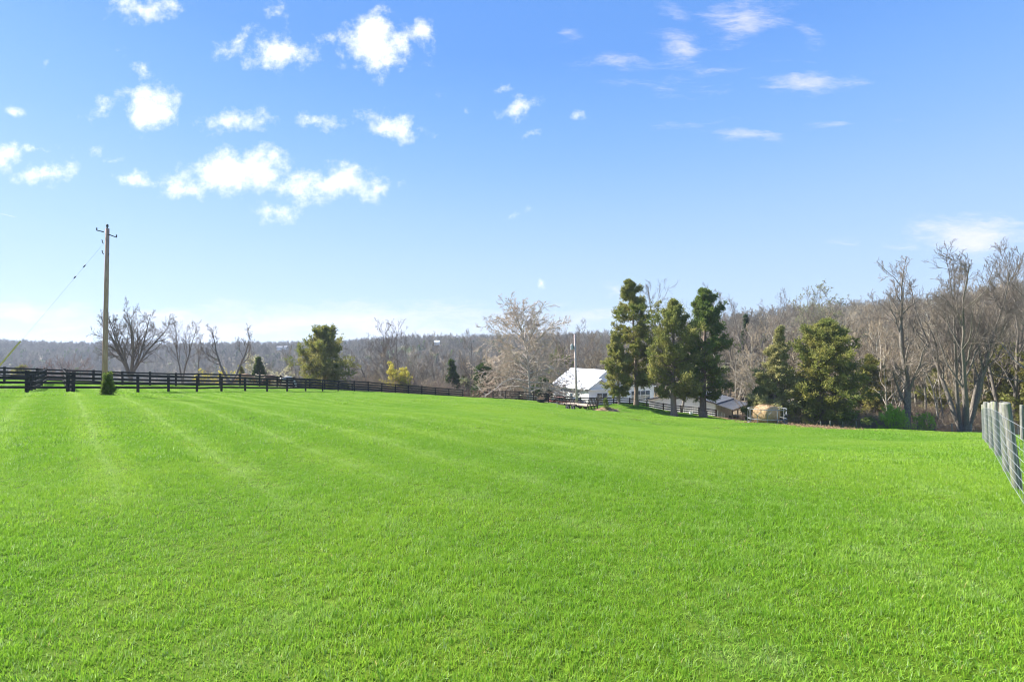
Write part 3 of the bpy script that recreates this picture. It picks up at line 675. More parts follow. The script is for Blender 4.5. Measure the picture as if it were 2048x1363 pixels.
wire_fence('low wire fence on slim grey posts along the foot of the wood', [XY(*p) for p in bp], .06, 1.38, [.2, .45, .7, .95, 1.2], seed=8, wr=.007, stay=.6)

# ------------------------------------------------------------------ wooden utility pole at left with guy wire
p = on(210.5, 28.0); ph = at(211, 457, 28)[2] - p.z
pole = thing('utility_pole', 'tall tan wooden utility pole standing in the grass at left', 'utility pole', p)
b_ = MB(); b_.tube([(0, 0, -.4), (0, 0, ph * .3), (.02, 0, ph * .65), (.035, 0, ph)], [.130, .118, .104, .090], 14); b_.build('shaft', m_pole, pole, smooth=True)
def rel(px, py, Y=28.0): return Vector(at(px, py, Y)) - p
for (a, c, nm) in (((207, 463.5), (193.5, 460.5), 'standoff_arm'), ((215, 468), (233, 474.5), 'standoff_arm')):
    b_ = MB(); A_1, B_1 = rel(*a), rel(*c); b_.tube([A_1, B_1], [.035, .026], 6); b_.tube([B_1, B_1 + Vector((0, 0, .14))], .03, 6); b_.build(nm, m_iron, pole)
b_ = MB(); top = rel(214, 468); b_.tube([top, rel(214.5, 452)], .035, 6); b_.lathe([(.03, 0), (.07, .03), (.05, .07), (.07, .10), (.03, .16)], 10, rel(214.5, 454)); b_.build('top_insulator', m_iron, pole)
for a, c in (((207, 487), (204.5, 484)), ((213.5, 486), (215, 488)), ((207, 508), (204.5, 505)), ((214, 509), (217, 511))):
    b_ = MB(); s_ = rel(*a); e_ = rel(*c); b_.tube([s_, e_, e_ + Vector((0, 0, .10)), e_ + Vector((.03 * (1 if e_.x > s_.x else -1), 0, .12))], .022, 6); b_.build('bracket', m_iron, pole)
ga = rel(208, 486, 27.9); gb = Vector(at(-58, 820, 23)); gb.z = H(gb.x, gb.y) - .05; gb = gb - p
gy_ = thing('guy_wire', 'thin steel guy wire slanting down from the pole with yellow guard', 'guy wire', p)
b_ = MB().tube([ga, ga.lerp(gb, .5) + Vector((0, 0, -.04)), gb], .0032, 4); b_.build('cable', m_wire, gy_)
for f_ in (.175, .255):
    q = ga.lerp(gb, f_); d_ = (gb - ga).normalized(); MB().tube([q - d_ * .10, q - d_ * .05, q + d_ * .06, q + d_ * .10], [.01, .032, .028, .01], 8).build('strain_insulator', m_iron, gy_)
# the guard starts where the photograph shows it, two thirds of the way down
MB().tube([ga.lerp(gb, .675), gb.lerp(ga, .01)], .038, 8).build('guard', m_yellow, gy_)
ow = thing('overhead_wire', 'faint thin wire crossing the sky at the far left', 'wire', at(-160, 388, 26))
MB().tube([Vector((0, 0, 0)), Vector(at(30, 434, 26)) - Vector(at(-160, 388, 26))], .006, 4).build('strand', m_wire, ow)

# second pole with transformer by the trailer
p = on(1153.5, 66.5); ph = at(1150, 668, 66.5)[2] - p.z
pole = thing('utility_pole', 'grey leaning utility pole with a small transformer beside the white house', 'utility pole', p)
tx = -.28
MB().tube([(0, 0, -.3), (tx * .5, 0, ph * .5), (tx, 0, ph)], [.16, .14, .11], 10).build('shaft', m_pole2, pole, smooth=True)
q = Vector((tx - .36, -.1, ph * .79)); b_ = MB(); b_.lathe([(.10, 0), (.19, .03), (.19, .60), (.20, .62), (.15, .68)], 12, q); b_.build('transformer', m_grey, pole, smooth=False)
MB().lathe([(.03, 0), (.06, .03), (.03, .07), (.06, .1), (.025, .16)], 8, q + Vector((0, 0, .68))).build('bushing', m_porc, pole)
MB().box(q + Vector((.22, .05, .3)), (.22, .05, .4)).build('bracket', m_iron, pole)
MB().tube([(tx - .08, -.02, ph - .1), (tx - .40, -.02, ph + .02)], .025, 5).build('standoff_arm', m_iron, pole)
MB().box((-.26, -.15, ph * .66), (.16, .1, .16)).build('meter_box', m_porc, pole)

# ------------------------------------------------------------------ house
m_white = mat_basic('white_board_siding', (.82, .82, .80), (.88, .88, .86), 2, .6)
m_wroof = mat_basic('white_metal_roof', (.78, .78, .78), (.86, .86, .86), 3, .35, metal=.1, stretch=(1, 1, 1))
m_glass = mat_basic('dark_window_glass', (.02, .025, .03), (.06, .09, .11), .8, .08, spec=.8)
m_trim = mat_basic('white_trim', (.84, .84, .82), None, rough=.5)
m_tan = mat_basic('cream_metal_siding', (.72, .71, .62), (.80, .79, .70), 1.2, .6)
m_groof = mat_basic('grey_metal_roof', (.17, .175, .185), (.23, .235, .245), 2, .4, metal=.35)
m_wood = mat_basic('dark_timber', (.06, .04, .03), (.13, .09, .06), 4, .85)
m_gutter = mat_basic('dark_edge_trim', (.05, .045, .045), None, rough=.6)
house = thing('farmhouse', 'white board-sided farmhouse with white metal roof beyond the dark fence', 'house', (14.3, 95, -8.25))
a_ = Vector((-5.8, 12, 0)).normalized(); n_v = Vector((a_.y, -a_.x, 0)); Zu = Vector((0, 0, 1)); EV = 3.32; RISE = 3.2; Wd = 9.4; Ln = 13.3
def hp(s, w, z): return a_ * s + n_v * w + Zu * z      # s along the long wall, w across
S0 = .9
b_ = MB(); prof = [(0, -1.0), (Wd, -1.0), (Wd, EV), (Wd / 2, EV + RISE - .15), (0, EV)]
b_.prism([hp(S0, w, z) for w, z in prof], a_ * (Ln - S0)); b_.build('wall', m_white, house)
def roof_slab(sa, sb, wa, za, wb, zb, th=.10, name='roof', mat=None, par=None):
    b_ = MB(); v = [hp(sa, wa, za), hp(sb, wa, za), hp(sb, wb, zb), hp(sa, wb, zb)]; nn = (v[1] - v[0]).cross(v[3] - v[0]).normalized(); nn = nn if nn.z > 0 else -nn
    b_.prism(v, nn * th); o = b_.build(name, mat or m_wroof, par or house); rb = MB(); n = int(abs(sb - sa) / .45)
    for i in range(n + 1):
        s = sa + (sb - sa) * i / n; s = min(max(s, min(sa, sb) + .03), max(sa, sb) - .03)
        q0, q1 = hp(s, wa, za) + nn * (th + .012), hp(s, wb, zb) + nn * (th + .012); rb.tube([q0, q1], .022, 4, False)
    tag(rb.build('roof_seam', mat or m_wroof, o), kind='stuff'); return o
k_ = RISE / (Wd / 2); oh = .45
roof_slab(S0 - .4, Ln + .4, -oh, EV - oh * k_, Wd / 2, EV + RISE)
roof_slab(S0 - .4, Ln + .4, Wd + oh, EV - oh * k_, Wd / 2, EV + RISE)
# front wing: a lower gable in front of the gable end
w1 = 5.0; r1 = 1.55
b_ = MB(); b_.prism([hp(0, w, z) for w, z in [(0.003, -1.0), (w1, -1.0), (w1, EV), (w1 / 2, EV + r1 - .12), (0.003, EV)]], a_ * (S0 - .01)); b_.build('wing_wall', m_white, house)
k1 = r1 / (w1 / 2)
for wa, wb in ((-.35, w1 / 2), (w1 + .35, w1 / 2)):
    b_ = MB(); za = EV - .35 * k1; v = [hp(-.4, wa, za), hp(S0 + .3, wa, za), hp(S0 + .3, wb, EV + r1), hp(-.4, wb, EV + r1)]; nn = (v[1] - v[0]).cross(v[3] - v[0]).normalized(); nn = nn if nn.z > 0 else -nn
    b_.prism(v, nn * .12); b_.build('wing_roof', m_wroof, house)
MB().box(hp(-.20, w1 / 2, EV - .30), (w1 * .98, .36, .26), Matrix.Rotation(math.atan2(n_v.y, n_v.x), 4, 'Z')).build('awning', m_trim, house)
# right-hand room under a low roof, half hidden by the cedar
b_ = MB(); b_.prism([hp(1.2, w, z) for w, z in [(Wd + .003, -1), (Wd + 7.0, -1), (Wd + 7.0, EV - .25), (Wd + .003, EV - .05)]], a_ * 6); b_.build('side_room', m_white, house)
b_ = MB(); b_.prism([hp(.7, Wd - .2, EV + .12), hp(.7, Wd + 7.4, EV - .22), hp(.7, Wd + 7.4, EV - .10), hp(.7, Wd - .2, EV + .24)], a_ * 7); b_.build('side_roof', m_wroof, house)
RW = Matrix.Rotation(math.atan2(n_v.y, n_v.x), 4, 'Z'); RL = Matrix.Rotation(math.atan2(a_.y, a_.x), 4, 'Z')
def window(c, w, h, M, nx_=2, nz=2, out=None, par=None):
    f = MB(); f.box((0, 0, h / 2 + .04), (w + .16, .08, .09)); f.box((0, 0, -h / 2 - .04), (w + .16, .10, .09)); f.box((-w / 2 - .04, 0, 0), (.08, .08, h)); f.box((w / 2 + .04, 0, 0), (.08, .08, h))
    for i in range(1, nx_): f.box((-w / 2 + w * i / nx_, 0, 0), (.07, .06, h))
    for i in range(1, nz): f.box((0, 0, -h / 2 + h * i / nz), (w, .05, .05))
    fr = f.build('window', m_trim, par or house, c, (0, 0, M.to_euler().z)); MB().box((0, 0.01, 0), (w, .02, h)).build('pane', m_glass, fr); return fr
for s, w, h, z in ((9.6, .75, 1.0, 2.15), (8.2, .95, 1.35, 1.95), (6.0, .95, 1.35, 1.95), (3.6, .8, .9, 2.15)):
    window(hp(s, -.03, z), w, h, RL, 1, 2)
window(hp(-.045, 2.9, 1.45), 2.3, 1.7, RW, 2, 2)
window(hp(S0 - .045, 7.3, 1.5), 1.0, 1.5, RW, 1, 2)
window(hp(1.16, Wd + 3.6, 1.4), 4.6, 1.8, RW, 4, 2)
bt = MB()
for i in range(int((Ln - S0) / .45)): bt.box(hp(S0 + .2 + i * .45, -.012, 1.0), (.05, .03, 3.9), RL)
for i in range(11): bt.box(hp(-.012, .15 + i * .45, 1.0), (.05, .03, 3.9), RW) if not 1.6 < .15 + i * .45 < 4.2 else None
tag(bt.build('batten', m_white, house), kind='stuff')
MB().box(hp(S0 + .2 + 6, -oh - .03, EV - oh * k_ - .02), (Ln - .1, .10, .12), RL).build('gutter', m_trim, house)
MB().tube([hp(-.05, -.05, -.8), hp(-.05, -.05, EV - .3)], .05, 6).build('downpipe', m_trim, house)
# dark round grill beside the house and two parked cars behind the fence
g_ = on(1232, 89.5); gr = thing('barbecue_grill', 'black round grill on legs beside the white house', 'grill', g_)
MB().lathe([(.05, .75), (.30, .82), (.42, 1.0), (.43, 1.15), (.30, 1.38), (.06, 1.45)], 14).build('kettle', m_gutter, gr, smooth=True)
lg = MB().tube([(0, 0, 0), (.0, 0, .85)], .025, 5).mesh('leg', m_gutter)
for k in range(3): link('leg', lg, gr, (.3 * math.cos(k * 2.1), .3 * math.sin(k * 2.1), -.02), (.0, 0, 0))
m_tyre = mat_basic('rubber', (.018, .018, .018), (.04, .038, .036), 8, .85); m_rim = mat_basic('steel_rim', (.55, .55, .53), None, rough=.4, metal=.5)
def wheel(par, c, r=.32, w=.2, rz=0.0, ax='y'):
    wl = link('wheel', None, par, c, (0, 0, rz)); prof = [(r * .55, -w / 2), (r * .92, -w / 2), (r, -w * .3), (r, w * .3), (r * .92, w / 2), (r * .55, w / 2)]
    b_ = MB().lathe(prof, 20); b_.v = [(x, z, y) for x, y, z in b_.v]; b_.build('tyre', m_tyre, wl)
    b_ = MB().lathe([(r * .10, -w * .35), (r * .58, -w * .52), (r * .62, -w * .2), (r * .62, w * .2), (r * .58, w * .52), (r * .1, w * .35)], 16); b_.v = [(x, z, y) for x, y, z in b_.v]; b_.build('rim', m_rim, wl)
def car(px, Y, rz, col, label, cname):
    m = mat_basic(cname, col, None, rough=.25, spec=.6); p = on(px, Y); c = thing('parked_car', label, 'car', p, rz)
    b_ = MB(); side = [(-2.15, .32), (-2.2, .62), (-2.1, .88), (-1.5, .98), (-.95, 1.0), (.9, .98), (1.75, .86), (2.15, .68), (2.18, .36)]
    b_.prism([(x, -.86, z) for x, z in side], (0, 1.72, 0)); b_.build('body', m, c)
    b_ = MB(); b_.add([(-1.7, -.78, .985), (-1.15, -.62, 1.46), (.25, -.62, 1.48), (1.0, -.78, .985), (-1.7, .78, .985), (-1.15, .62, 1.46), (.25, .62, 1.48), (1.0, .78, .985)], [(0, 3, 2, 1), (4, 5, 6, 7), (1, 2, 6, 5), (0, 1, 5, 4), (2, 3, 7, 6)]); b_.build('window_band', m_glass, c)
    b_ = MB(); b_.box((-.45, 0, 1.50), (1.45, 1.26, .05)); b_.build('roof', m, c)
    for x in (-1.35, 1.35):
        for y in (-.80, .80): wheel(c, (x, y, .33))
    for y in (-.6, .6): MB().box((2.17, y, .66), (.06, .32, .12)).build('headlight', m_trim, c)
car(1146, 88.5, rad(150), (.07, .15, .24), 'blue car parked before the white house, mostly hidden by the fence', 'blue_car_paint')
car(1113, 87.0, rad(200), (.42, .09, .06), 'red car parked left of the blue one behind the dark fence', 'red_car_paint')

# gravel yard round the house and barn
m_gravel = mat_basic('pale_pink_gravel', (.20, .165, .135), (.33, .28, .24), 5, .95, .4, 14, world=True)
xs = np.linspace(-2, 36, 60); ys = np.linspace(79.5, 94.5, 26); GX, GY = np.meshgrid(xs, ys); GXX = GX + 0
px_of = GX / GY * F + CX; GZ = Hn(GX, GY) + .05
keep = (px_of > 1075) & (px_of < 1440); ii2 = np.arange(GX.size).reshape(GX.shape); kq = keep[:-1, :-1] & keep[1:, 1:]
q4 = np.stack([ii2[:-1, :-1], ii2[:-1, 1:], ii2[1:, 1:], ii2[1:, :-1]], -1)[kq]
tag(link('driveway', pmesh('driveway', np.stack([GX.ravel(), GY.ravel(), GZ.ravel()], 1), [q4.astype(np.int32)], m_gravel, True)), 'pale pinkish gravel yard between fence, house and barn', None, None, 'structure')

# ------------------------------------------------------------------ barn with open lean-to
bo = Vector((34.1, 86, -10.3)); barn = thing('barn', 'cream metal barn with dark edged roof behind the brown fence and cedars', 'barn', bo)
bx_ = Vector((.6, .8, 0)); by_ = Vector((-.8, .6, 0))       # bx along the ridge, by across to the left
def bq(s, w, z): return bx_ * s + by_ * w + Zu * z
EB = 3.55; RB = 1.35; WB = 11.6; LB = 11.0
b_ = MB(); b_.prism([bq(0, w, z) for w, z in [(0, -.6), (WB, -.6), (WB, EB), (WB / 2, EB + RB - .05), (0, EB)]], bx_ * LB); b_.build('wall', m_tan, barn)
for wa, wb in ((-.3, WB / 2), (WB + .3, WB / 2)):
    k2 = RB / (WB / 2); za = EB - .3 * k2; v = [bq(-.35, wa, za + .02), bq(LB + .3, wa, za + .02), bq(LB + .3, wb, EB + RB + .02), bq(-.35, wb, EB + RB + .02)]; nn = (v[1] - v[0]).cross(v[3] - v[0]).normalized(); nn = nn if nn.z > 0 else -nn
    o = MB().prism(v, nn * .08).build('roof', m_groof, barn)
    MB().prism([v[0] - bx_ * .03 - Zu * .16, v[3] - bx_ * .03 - Zu * .16, v[3] - bx_ * .03 + Zu * .08, v[0] - bx_ * .03 + Zu * .08], bx_ * -.04).build('edge_trim', m_gutter, o)
rb = MB()
for i in range(30): 
    w = .2 + i * .39; zt = EB + RB * (1 - abs(w - WB / 2) / (WB / 2)) - .15
    rb.box(bq(-.015, w, zt / 2), (.05, .04, zt), Matrix.Rotation(math.atan2(by_.y, by_.x), 4, 'Z'))
tag(rb.build('siding_rib', m_tan, barn), kind='stuff')
# lean-to on the right side
b_ = MB(); v = [bq(-.3, .05, EB - .12), bq(LB, .05, EB - .12), bq(LB + .1, -2.9, EB - .95), bq(-.4, -2.9, EB - .95)]; b_.prism(v, Zu * .08); lr = b_.build('lean_to_roof', m_groof, barn)
rs = MB()
for i in range(24): s = -.2 + i * .48; rs.tube([bq(s, 0, EB - .02), bq(s, -2.85, EB - .85)], .03, 4, False)
tag(rs.build('roof_seam', m_groof, lr), kind='stuff')
pm_ = MB().box((0, 0, 0), (.18, .18, 1)).mesh('post', m_wood)
for s in (.1, 3.7, 7.3, 10.8): link('post', pm_, barn, bq(s, -2.65, (EB - 1.0) / 2 - .2), (0, 0, math.atan2(bx_.y, bx_.x)), (1, 1, EB - .6))
MB().box(bq(5.4, -2.66, EB - 1.12), (11, .08, .22), Matrix.Rotation(math.atan2(bx_.y, bx_.x), 4, 'Z')).build('beam', m_wood, barn)
for z in (.4, .85, 1.3): MB().box(bq(.1, -1.35, z), (.04, 2.6, .12), Matrix.Rotation(math.atan2(bx_.y, bx_.x), 4, 'Z')).build('board', m_wood, barn)
tr_ = on(1459, 87, .0); tb = thing('stock_tank', 'dark feed drum standing under the lean-to roof', 'drum', (Vector(tr_) + Vector((.2, 0, 0)))); MB().lathe([(.36, 0), (.38, .3), (.36, .6), (.38, .9), (.34, .95)], 14).build('drum', m_tyre, tb); MB().lathe([(.36, .95), (.36, .99)], 14).build('lid', m_red, tb)

# ------------------------------------------------------------------ utility trailer with ramp gate
pA, pB = on(1187, 60.2), on(1110, 65.0); d_ = pB - pA; rz = math.atan2(d_.y, d_.x); Lt = Vector((d_.x, d_.y, 0)).length
m_tblk = mat_basic('black_trailer_paint', (.018, .016, .016), (.05, .035, .03), 5, .5); m_deck = mat_basic('weathered_deck_boards', (.36, .27, .19), (.52, .42, .31), 5, .9, stretch=(1, 6, 1))
tl = thing('utility_trailer', 'black flatbed utility trailer with raised mesh ramp gate in the grass', 'trailer', pA, rz); sl = (pB.z - pA.z) / Lt
Wt = 1.9; dk = .62
tl.rotation_euler = (0, -math.atan(sl), rz)
f = MB(); x0, x1 = .25, Lt - 1.6
for y in (-Wt / 2, Wt / 2): f.box(((x0 + x1) / 2, y, dk - .05), (x1 - x0, .07, .12))
for x in (x0, (x0 + x1) / 2, x1): f.box((x, 0, dk - .06), (.07, Wt - .08, .09))
f.build('frame', m_tblk, tl)
for i in range(8): MB().box(((x0 + x1) / 2, -Wt / 2 + .13 + i * .235, dk + .03), (x1 - x0 - .02, .21, .035)).build('deck_board', m_deck, tl)
f = MB()
for y in (-Wt / 2, Wt / 2):
    f.box(((x0 + x1) / 2 + .6, y, dk + .36), (x1 - x0 - 1.2, .04, .05))
    for i in range(6): f.box((x0 + 1.2 + (x1 - x0 - 1.2) * i / 5, y, dk + .18), (.04, .04, .38))
f.box((x1, 0, dk + .38), (.05, Wt, .05)); f.build('side_rail', m_tblk, tl)
f = MB(); f.tube([(x1, -Wt / 2, dk - .05), (Lt - .3, 0, dk - .08), (Lt, 0, dk - .08)], .045, 6); f.tube([(x1, Wt / 2, dk - .05), (Lt - .3, 0, dk - .08)], .045, 6); f.build('tongue', m_tblk, tl); MB().tube([(Lt - .35, 0, 0), (Lt - .35, 0, dk + .15)], .035, 6).build('jack', m_rim, tl)
for x in (2.25, 3.1): 
    for y in (-Wt / 2 - .16, Wt / 2 + .16): wheel(tl, (x, y, .33), .33, .2)
for y in (-Wt / 2 - .16, Wt / 2 + .16):
    f = MB(); f.box((2.68, y, .76), (1.7, .24, .03)); f.box((1.75, y, .66), (.03, .24, .22)); f.box((3.6, y, .66), (.03, .24, .22)); f.build('mudguard', m_tblk, tl)
gt = link('ramp_gate', None, tl, (x0, 0, .22), (0, rad(-14), 0))
f = MB(); f.box((0, 0, 0), (.05, Wt, .05)); f.box((0, 0, 1.3), (.05, Wt, .05)); f.box((0, 0, .65), (.04, Wt, .04)); f.build('gate_frame', m_tblk, gt)
gb_ = MB().box((0, 0, 0), (.07, .07, 1.3)).mesh('bar', m_tblk)
for i in range(8): link('bar', gb_, gt, (.0, -Wt / 2 + Wt * i / 7, .65))

# tub planter, bucket, brush mound
p = on(1081.5, 71.5); tub = thing('tub_planter', 'black rubber tub with dry brown stalks before the dark fence', 'planter', p); b_ = MB().lathe([(.44, 0), (.52, .06), (.55, .42), (.60, .50), (.56, .52), (.50, .48), (.45, .40)], 20); b_.build('tub', m_tyre, tub, smooth=True)
r = np.random.default_rng(3); n = 90; P0 = np.c_[r.uniform(-.35, .35, (n, 2)), np.full(n, .4)]; D0 = unit(np.c_[r.normal(0, .45, (n, 2)), np.ones(n)]); Pq, Rq = shoots(r, P0, D0, r.uniform(.3, .8, n), np.full(n, .012), 4, .1, 0)
m_stalk = mat_basic('dry_stalk', (.30, .20, .13), (.42, .30, .20), 3, .9)
link('plant', pmesh('plant', *tubes([(Pq, Rq)], 3), m_stalk), tub)
p = on(1381, 71.5); bk = thing('bucket', 'small white bucket on the ground between the two cedar trunks', 'bucket', p); MB().lathe([(.2, 0), (.24, .42), (.26, .44), (.22, .44), (.19, .1)], 14).build('pail', m_trim, bk); MB().tube([(-.25, 0, .42), (-.15, -.1, .30), (.15, -.1, .30), (.25, 0, .42)], .012, 4).build('handle', m_iron, bk)
p = on(1211, 62.2, -.05); r = np.random.default_rng(9)
mnd = thing('dirt_mound', 'low brown dirt and brush mound with a green sapling beside trailer', 'dirt mound', p)
th = np.linspace(0, 2 * np.pi, 28, endpoint=False); Vm = [(0, 0, .52)]
for q_, hh in ((.3, .46), (.6, .26), (.85, .1), (1.05, -.12)):
    for a in th: k = q_ * (1 + .14 * math.sin(3 * a + q_ * 5) + r.normal(0, .05)); Vm.append((1.9 * k * math.cos(a), 1.2 * k * math.sin(a), hh + r.normal(0, .035)))
Fm = [(0, 1 + i, 1 + (i + 1) % 28) for i in range(28)] + [(1 + j * 28 + i, 1 + (j + 1) * 28 + i, 1 + (j + 1) * 28 + (i + 1) % 28, 1 + j * 28 + (i + 1) % 28) for j in range(3) for i in range(28)]
m_dirt = mat_basic('brown_dirt_and_straw', (.17, .10, .055), (.40, .28, .15), 4, .95, .6, 20)
link('soil', pmesh('soil', Vm, Fm, m_dirt, True), mnd)
P0 = np.c_[r.normal(0, .8, (260, 1)), r.normal(0, .5, (260, 1)), np.full((260, 1), .25)]; P0[:, 2] = .45 * np.exp(-(P0[:, 0] ** 2 / 1.6 + P0[:, 1] ** 2 / .8)) - .02; D0 = unit(np.c_[r.normal(0, 1, (260, 2)), np.abs(r.normal(0, .35, 260))]); Pq, Rq = shoots(r, P0, D0, r.uniform(.25, .9, 260), np.full(260, .018), 4, .15, 0)
tag(link('brush', pmesh('brush', *tubes([(Pq, Rq)], 3), m_stalk), mnd), kind='stuff')
ev = evergreen_meshes(seed=77, h=1.25, wid=.75, leaf=m_green, n=900, size=.07, nl=16, r0=.03); sp_ = thing('sapling', 'small green evergreen sapling growing on the brown mound', 'sapling', p + Vector((.1, -.2, .35))); link('trunk', ev[0], sp_); link('crown', ev[1], sp_)

# ------------------------------------------------------------------ hay bale in ring feeder
p = on(1533, 40.0, 0); fd = thing('hay_feeder', 'pale grey tube ring feeder round the hay bale', 'hay feeder', p)
m_galv = mat_basic('pale_galvanised_tube', (.17, .18, .18), (.25, .26, .26), 4, .6); Rf = 1.42; nS = 12
def ringpts(z, n=36): return [(Rf * math.cos(2 * math.pi * i / n), Rf * .8 * math.sin(2 * math.pi * i / n), z) for i in range(n + 1)]
for z, r_ in ((1.16, .030), (.40, .028), (.06, .028)): MB().tube(ringpts(z), r_, 6, False).build('hoop', m_galv, fd)
for i in range(nS):
    a0 = 2 * math.pi * (i + .3) / nS; c0 = Vector((Rf * math.cos(a0), Rf * .8 * math.sin(a0), 0)); a1 = a0 + .20; c1 = Vector((Rf * math.cos(a1), Rf * .8 * math.sin(a1), 0))
    if i % 3 == 0: MB().tube([c0 + Zu * -.05, c0 + Zu * 1.18], .032, 6).build('upright', m_galv, fd)
    else: MB().tube([c1 + Zu * 1.16, c1 + Zu * .98, c0 + Zu * .72, c0 + Zu * .40, c0 + Zu * .0], .022, 5).build('slanted_bar', m_galv, fd)
m_hay = mat_basic('golden_hay', (.36, .235, .115), (.60, .44, .26), 9, .95, 1.0, 30, (1, 3, 3))
hay = thing('hay_bale', 'round golden brown hay bale inside the ring feeder', 'hay bale', p + Vector((-.05, .02, .0)), rad(22))
r = np.random.default_rng(5); nb, ns = 40, 9; Vh = []
for j in range(ns):
    y = -.62 + 1.24 * j / (ns - 1); e = .74 * (1 - .06 * abs(j - (ns - 1) / 2) / 4)
    for i in range(nb):
        a = 2 * math.pi * i / nb; k = e * (1 + r.normal(0, .014)); Vh.append((k * 1.08 * math.cos(a) , y + r.normal(0, .012), .72 + k * .92 * math.sin(a) + .02))
Vh += [(0, -.66, .74), (0, .66, .74)]
Fh = [(j * nb + i, j * nb + (i + 1) % nb, (j + 1) * nb + (i + 1) % nb, (j + 1) * nb + i) for j in range(ns - 1) for i in range(nb)] + [(ns * nb, (i + 1) % nb, i) for i in range(nb)] + [(ns * nb + 1, (ns - 1) * nb + i, (ns - 1) * nb + (i + 1) % nb) for i in range(nb)]
link('bale', pmesh('bale', Vh, Fh, m_hay, True), hay)
a = r.uniform(0, 2 * np.pi, 1500); yy = r.uniform(-.64, .64, 1500); P0 = np.c_[.79 * np.cos(a), yy, .74 + .68 * np.sin(a)]; D0 = unit(np.c_[np.cos(a) * .5 - np.sin(a), r.normal(0, .5, 1500), np.sin(a) * .5 + np.cos(a)]); Pq, Rq = shoots(r, P0, D0, r.uniform(.08, .26, 1500), np.full(1500, .006), 3, .2, -.1)
tag(link('loose_straw', pmesh('loose_straw', *tubes([(Pq, Rq)], 3), m_hay), hay), kind='stuff')
# straw and clods on the bare ground by the feeder and under the cedars
def litter(label, spots, n, seed, mat, ln=(.1, .4), rr=.014):
    r = np.random.default_rng(seed); Ps = []
    for c, a_s, b_s, w in spots:
        k = int(n * w); q = r.normal(0, .5, (k, 2)); x = c.x + q[:, 0] * a_s; y = c.y + q[:, 1] * b_s; Ps.append(np.stack([x, y, Hn(x, y) + .03], 1))
    P0 = np.concatenate(Ps); n = len(P0); D0 = unit(np.c_[r.normal(0, 1, (n, 2)), r.normal(.1, .25, n)]); Pq, Rq = shoots(r, P0, D0, r.uniform(*ln, n), np.full(n, rr), 3, .15, 0)
    return tag(link('straw_litter', pmesh('straw_litter', *tubes([(Pq, Rq)], 3), mat)), label, 'straw', None, 'stuff')
litter('brown straw and dung trodden round the hay feeder', [(on(1634, 37.4), 2.7, 3.0, .6), (on(1540, 40.8), 2.4, 1.4, .4)], 2200, 1, m_dirt, (.08, .35), .02)
litter('fallen bark and twigs on bare soil under the cedars', [(on(1383, 61.5), 2.4, 5.2, .5), (on(1418, 65), 3.2, 3.4, .5)], 1500, 2, m_stalk, (.1, .5), .02)
lg_ = on(1671, 52, .14); ol = thing('fallen_log', 'pale barkless log lying on the grass below the wire fence', 'log', on(1664, 53.5, .22)); dl = on(1685, 52.5, .10) - on(1664, 53.5, .22) ; MB().tube([(0, 0, 0), dl * .5 + Vector((0, 0, .03)), dl], [.13, .14, .12], 10).build('log', m_syc, ol, smooth=True)
# pile of dark soil beyond the lean-to
p = on(1484, 63, -.1); pile = thing('soil_pile', 'long dark brown soil heap between lean-to and hay feeder', 'soil heap', p)
Vm = [(0, 0, .9)]; r = np.random.default_rng(15)
for q_, hh in ((.3, .8), (.6, .45), (.85, .18), (1.05, -.3)):
    for a in th: k = q_ * (1 + r.normal(0, .05)); Vm.append((2.2 * k * math.cos(a), 2.0 * k * math.sin(a), hh + r.normal(0, .04)))
link('soil', pmesh('soil', Vm, Fm, mat_basic('dark_topsoil', (.055, .036, .026), (.13, .09, .065), 4, .95, .6, 15), True), pile)
# pale field stones at far left
r = np.random.default_rng(21); m_stone = mat_basic('pale_limestone', (.42, .40, .37), (.60, .58, .54), 3, .9, .4)
for k in range(7):
    px = [-14, 2, 10, 17, 24, 31, 38][k]; p = on(px, 58 + r.uniform(-1, 1)); n = 10; V = []
    b_ = MB(); b_.lathe([(.25, -.1), (.5, .05), (.55, .22), (.38, .42), (.1, .52)], 8); b_.v = [(x * r.uniform(.8, 1.2), y * r.uniform(.8, 1.2), z * r.uniform(.85, 1.15)) for x, y, z in b_.v]
    o = link('boulder', b_.mesh('boulder', m_stone), None, p, (0, 0, r.uniform(0, 6)), (r.uniform(.7, 1.1),) * 3); tag(o, 'pale grey field stone in the loose row behind the leftmost fence panel', 'stone', 'field stones in the left pasture')

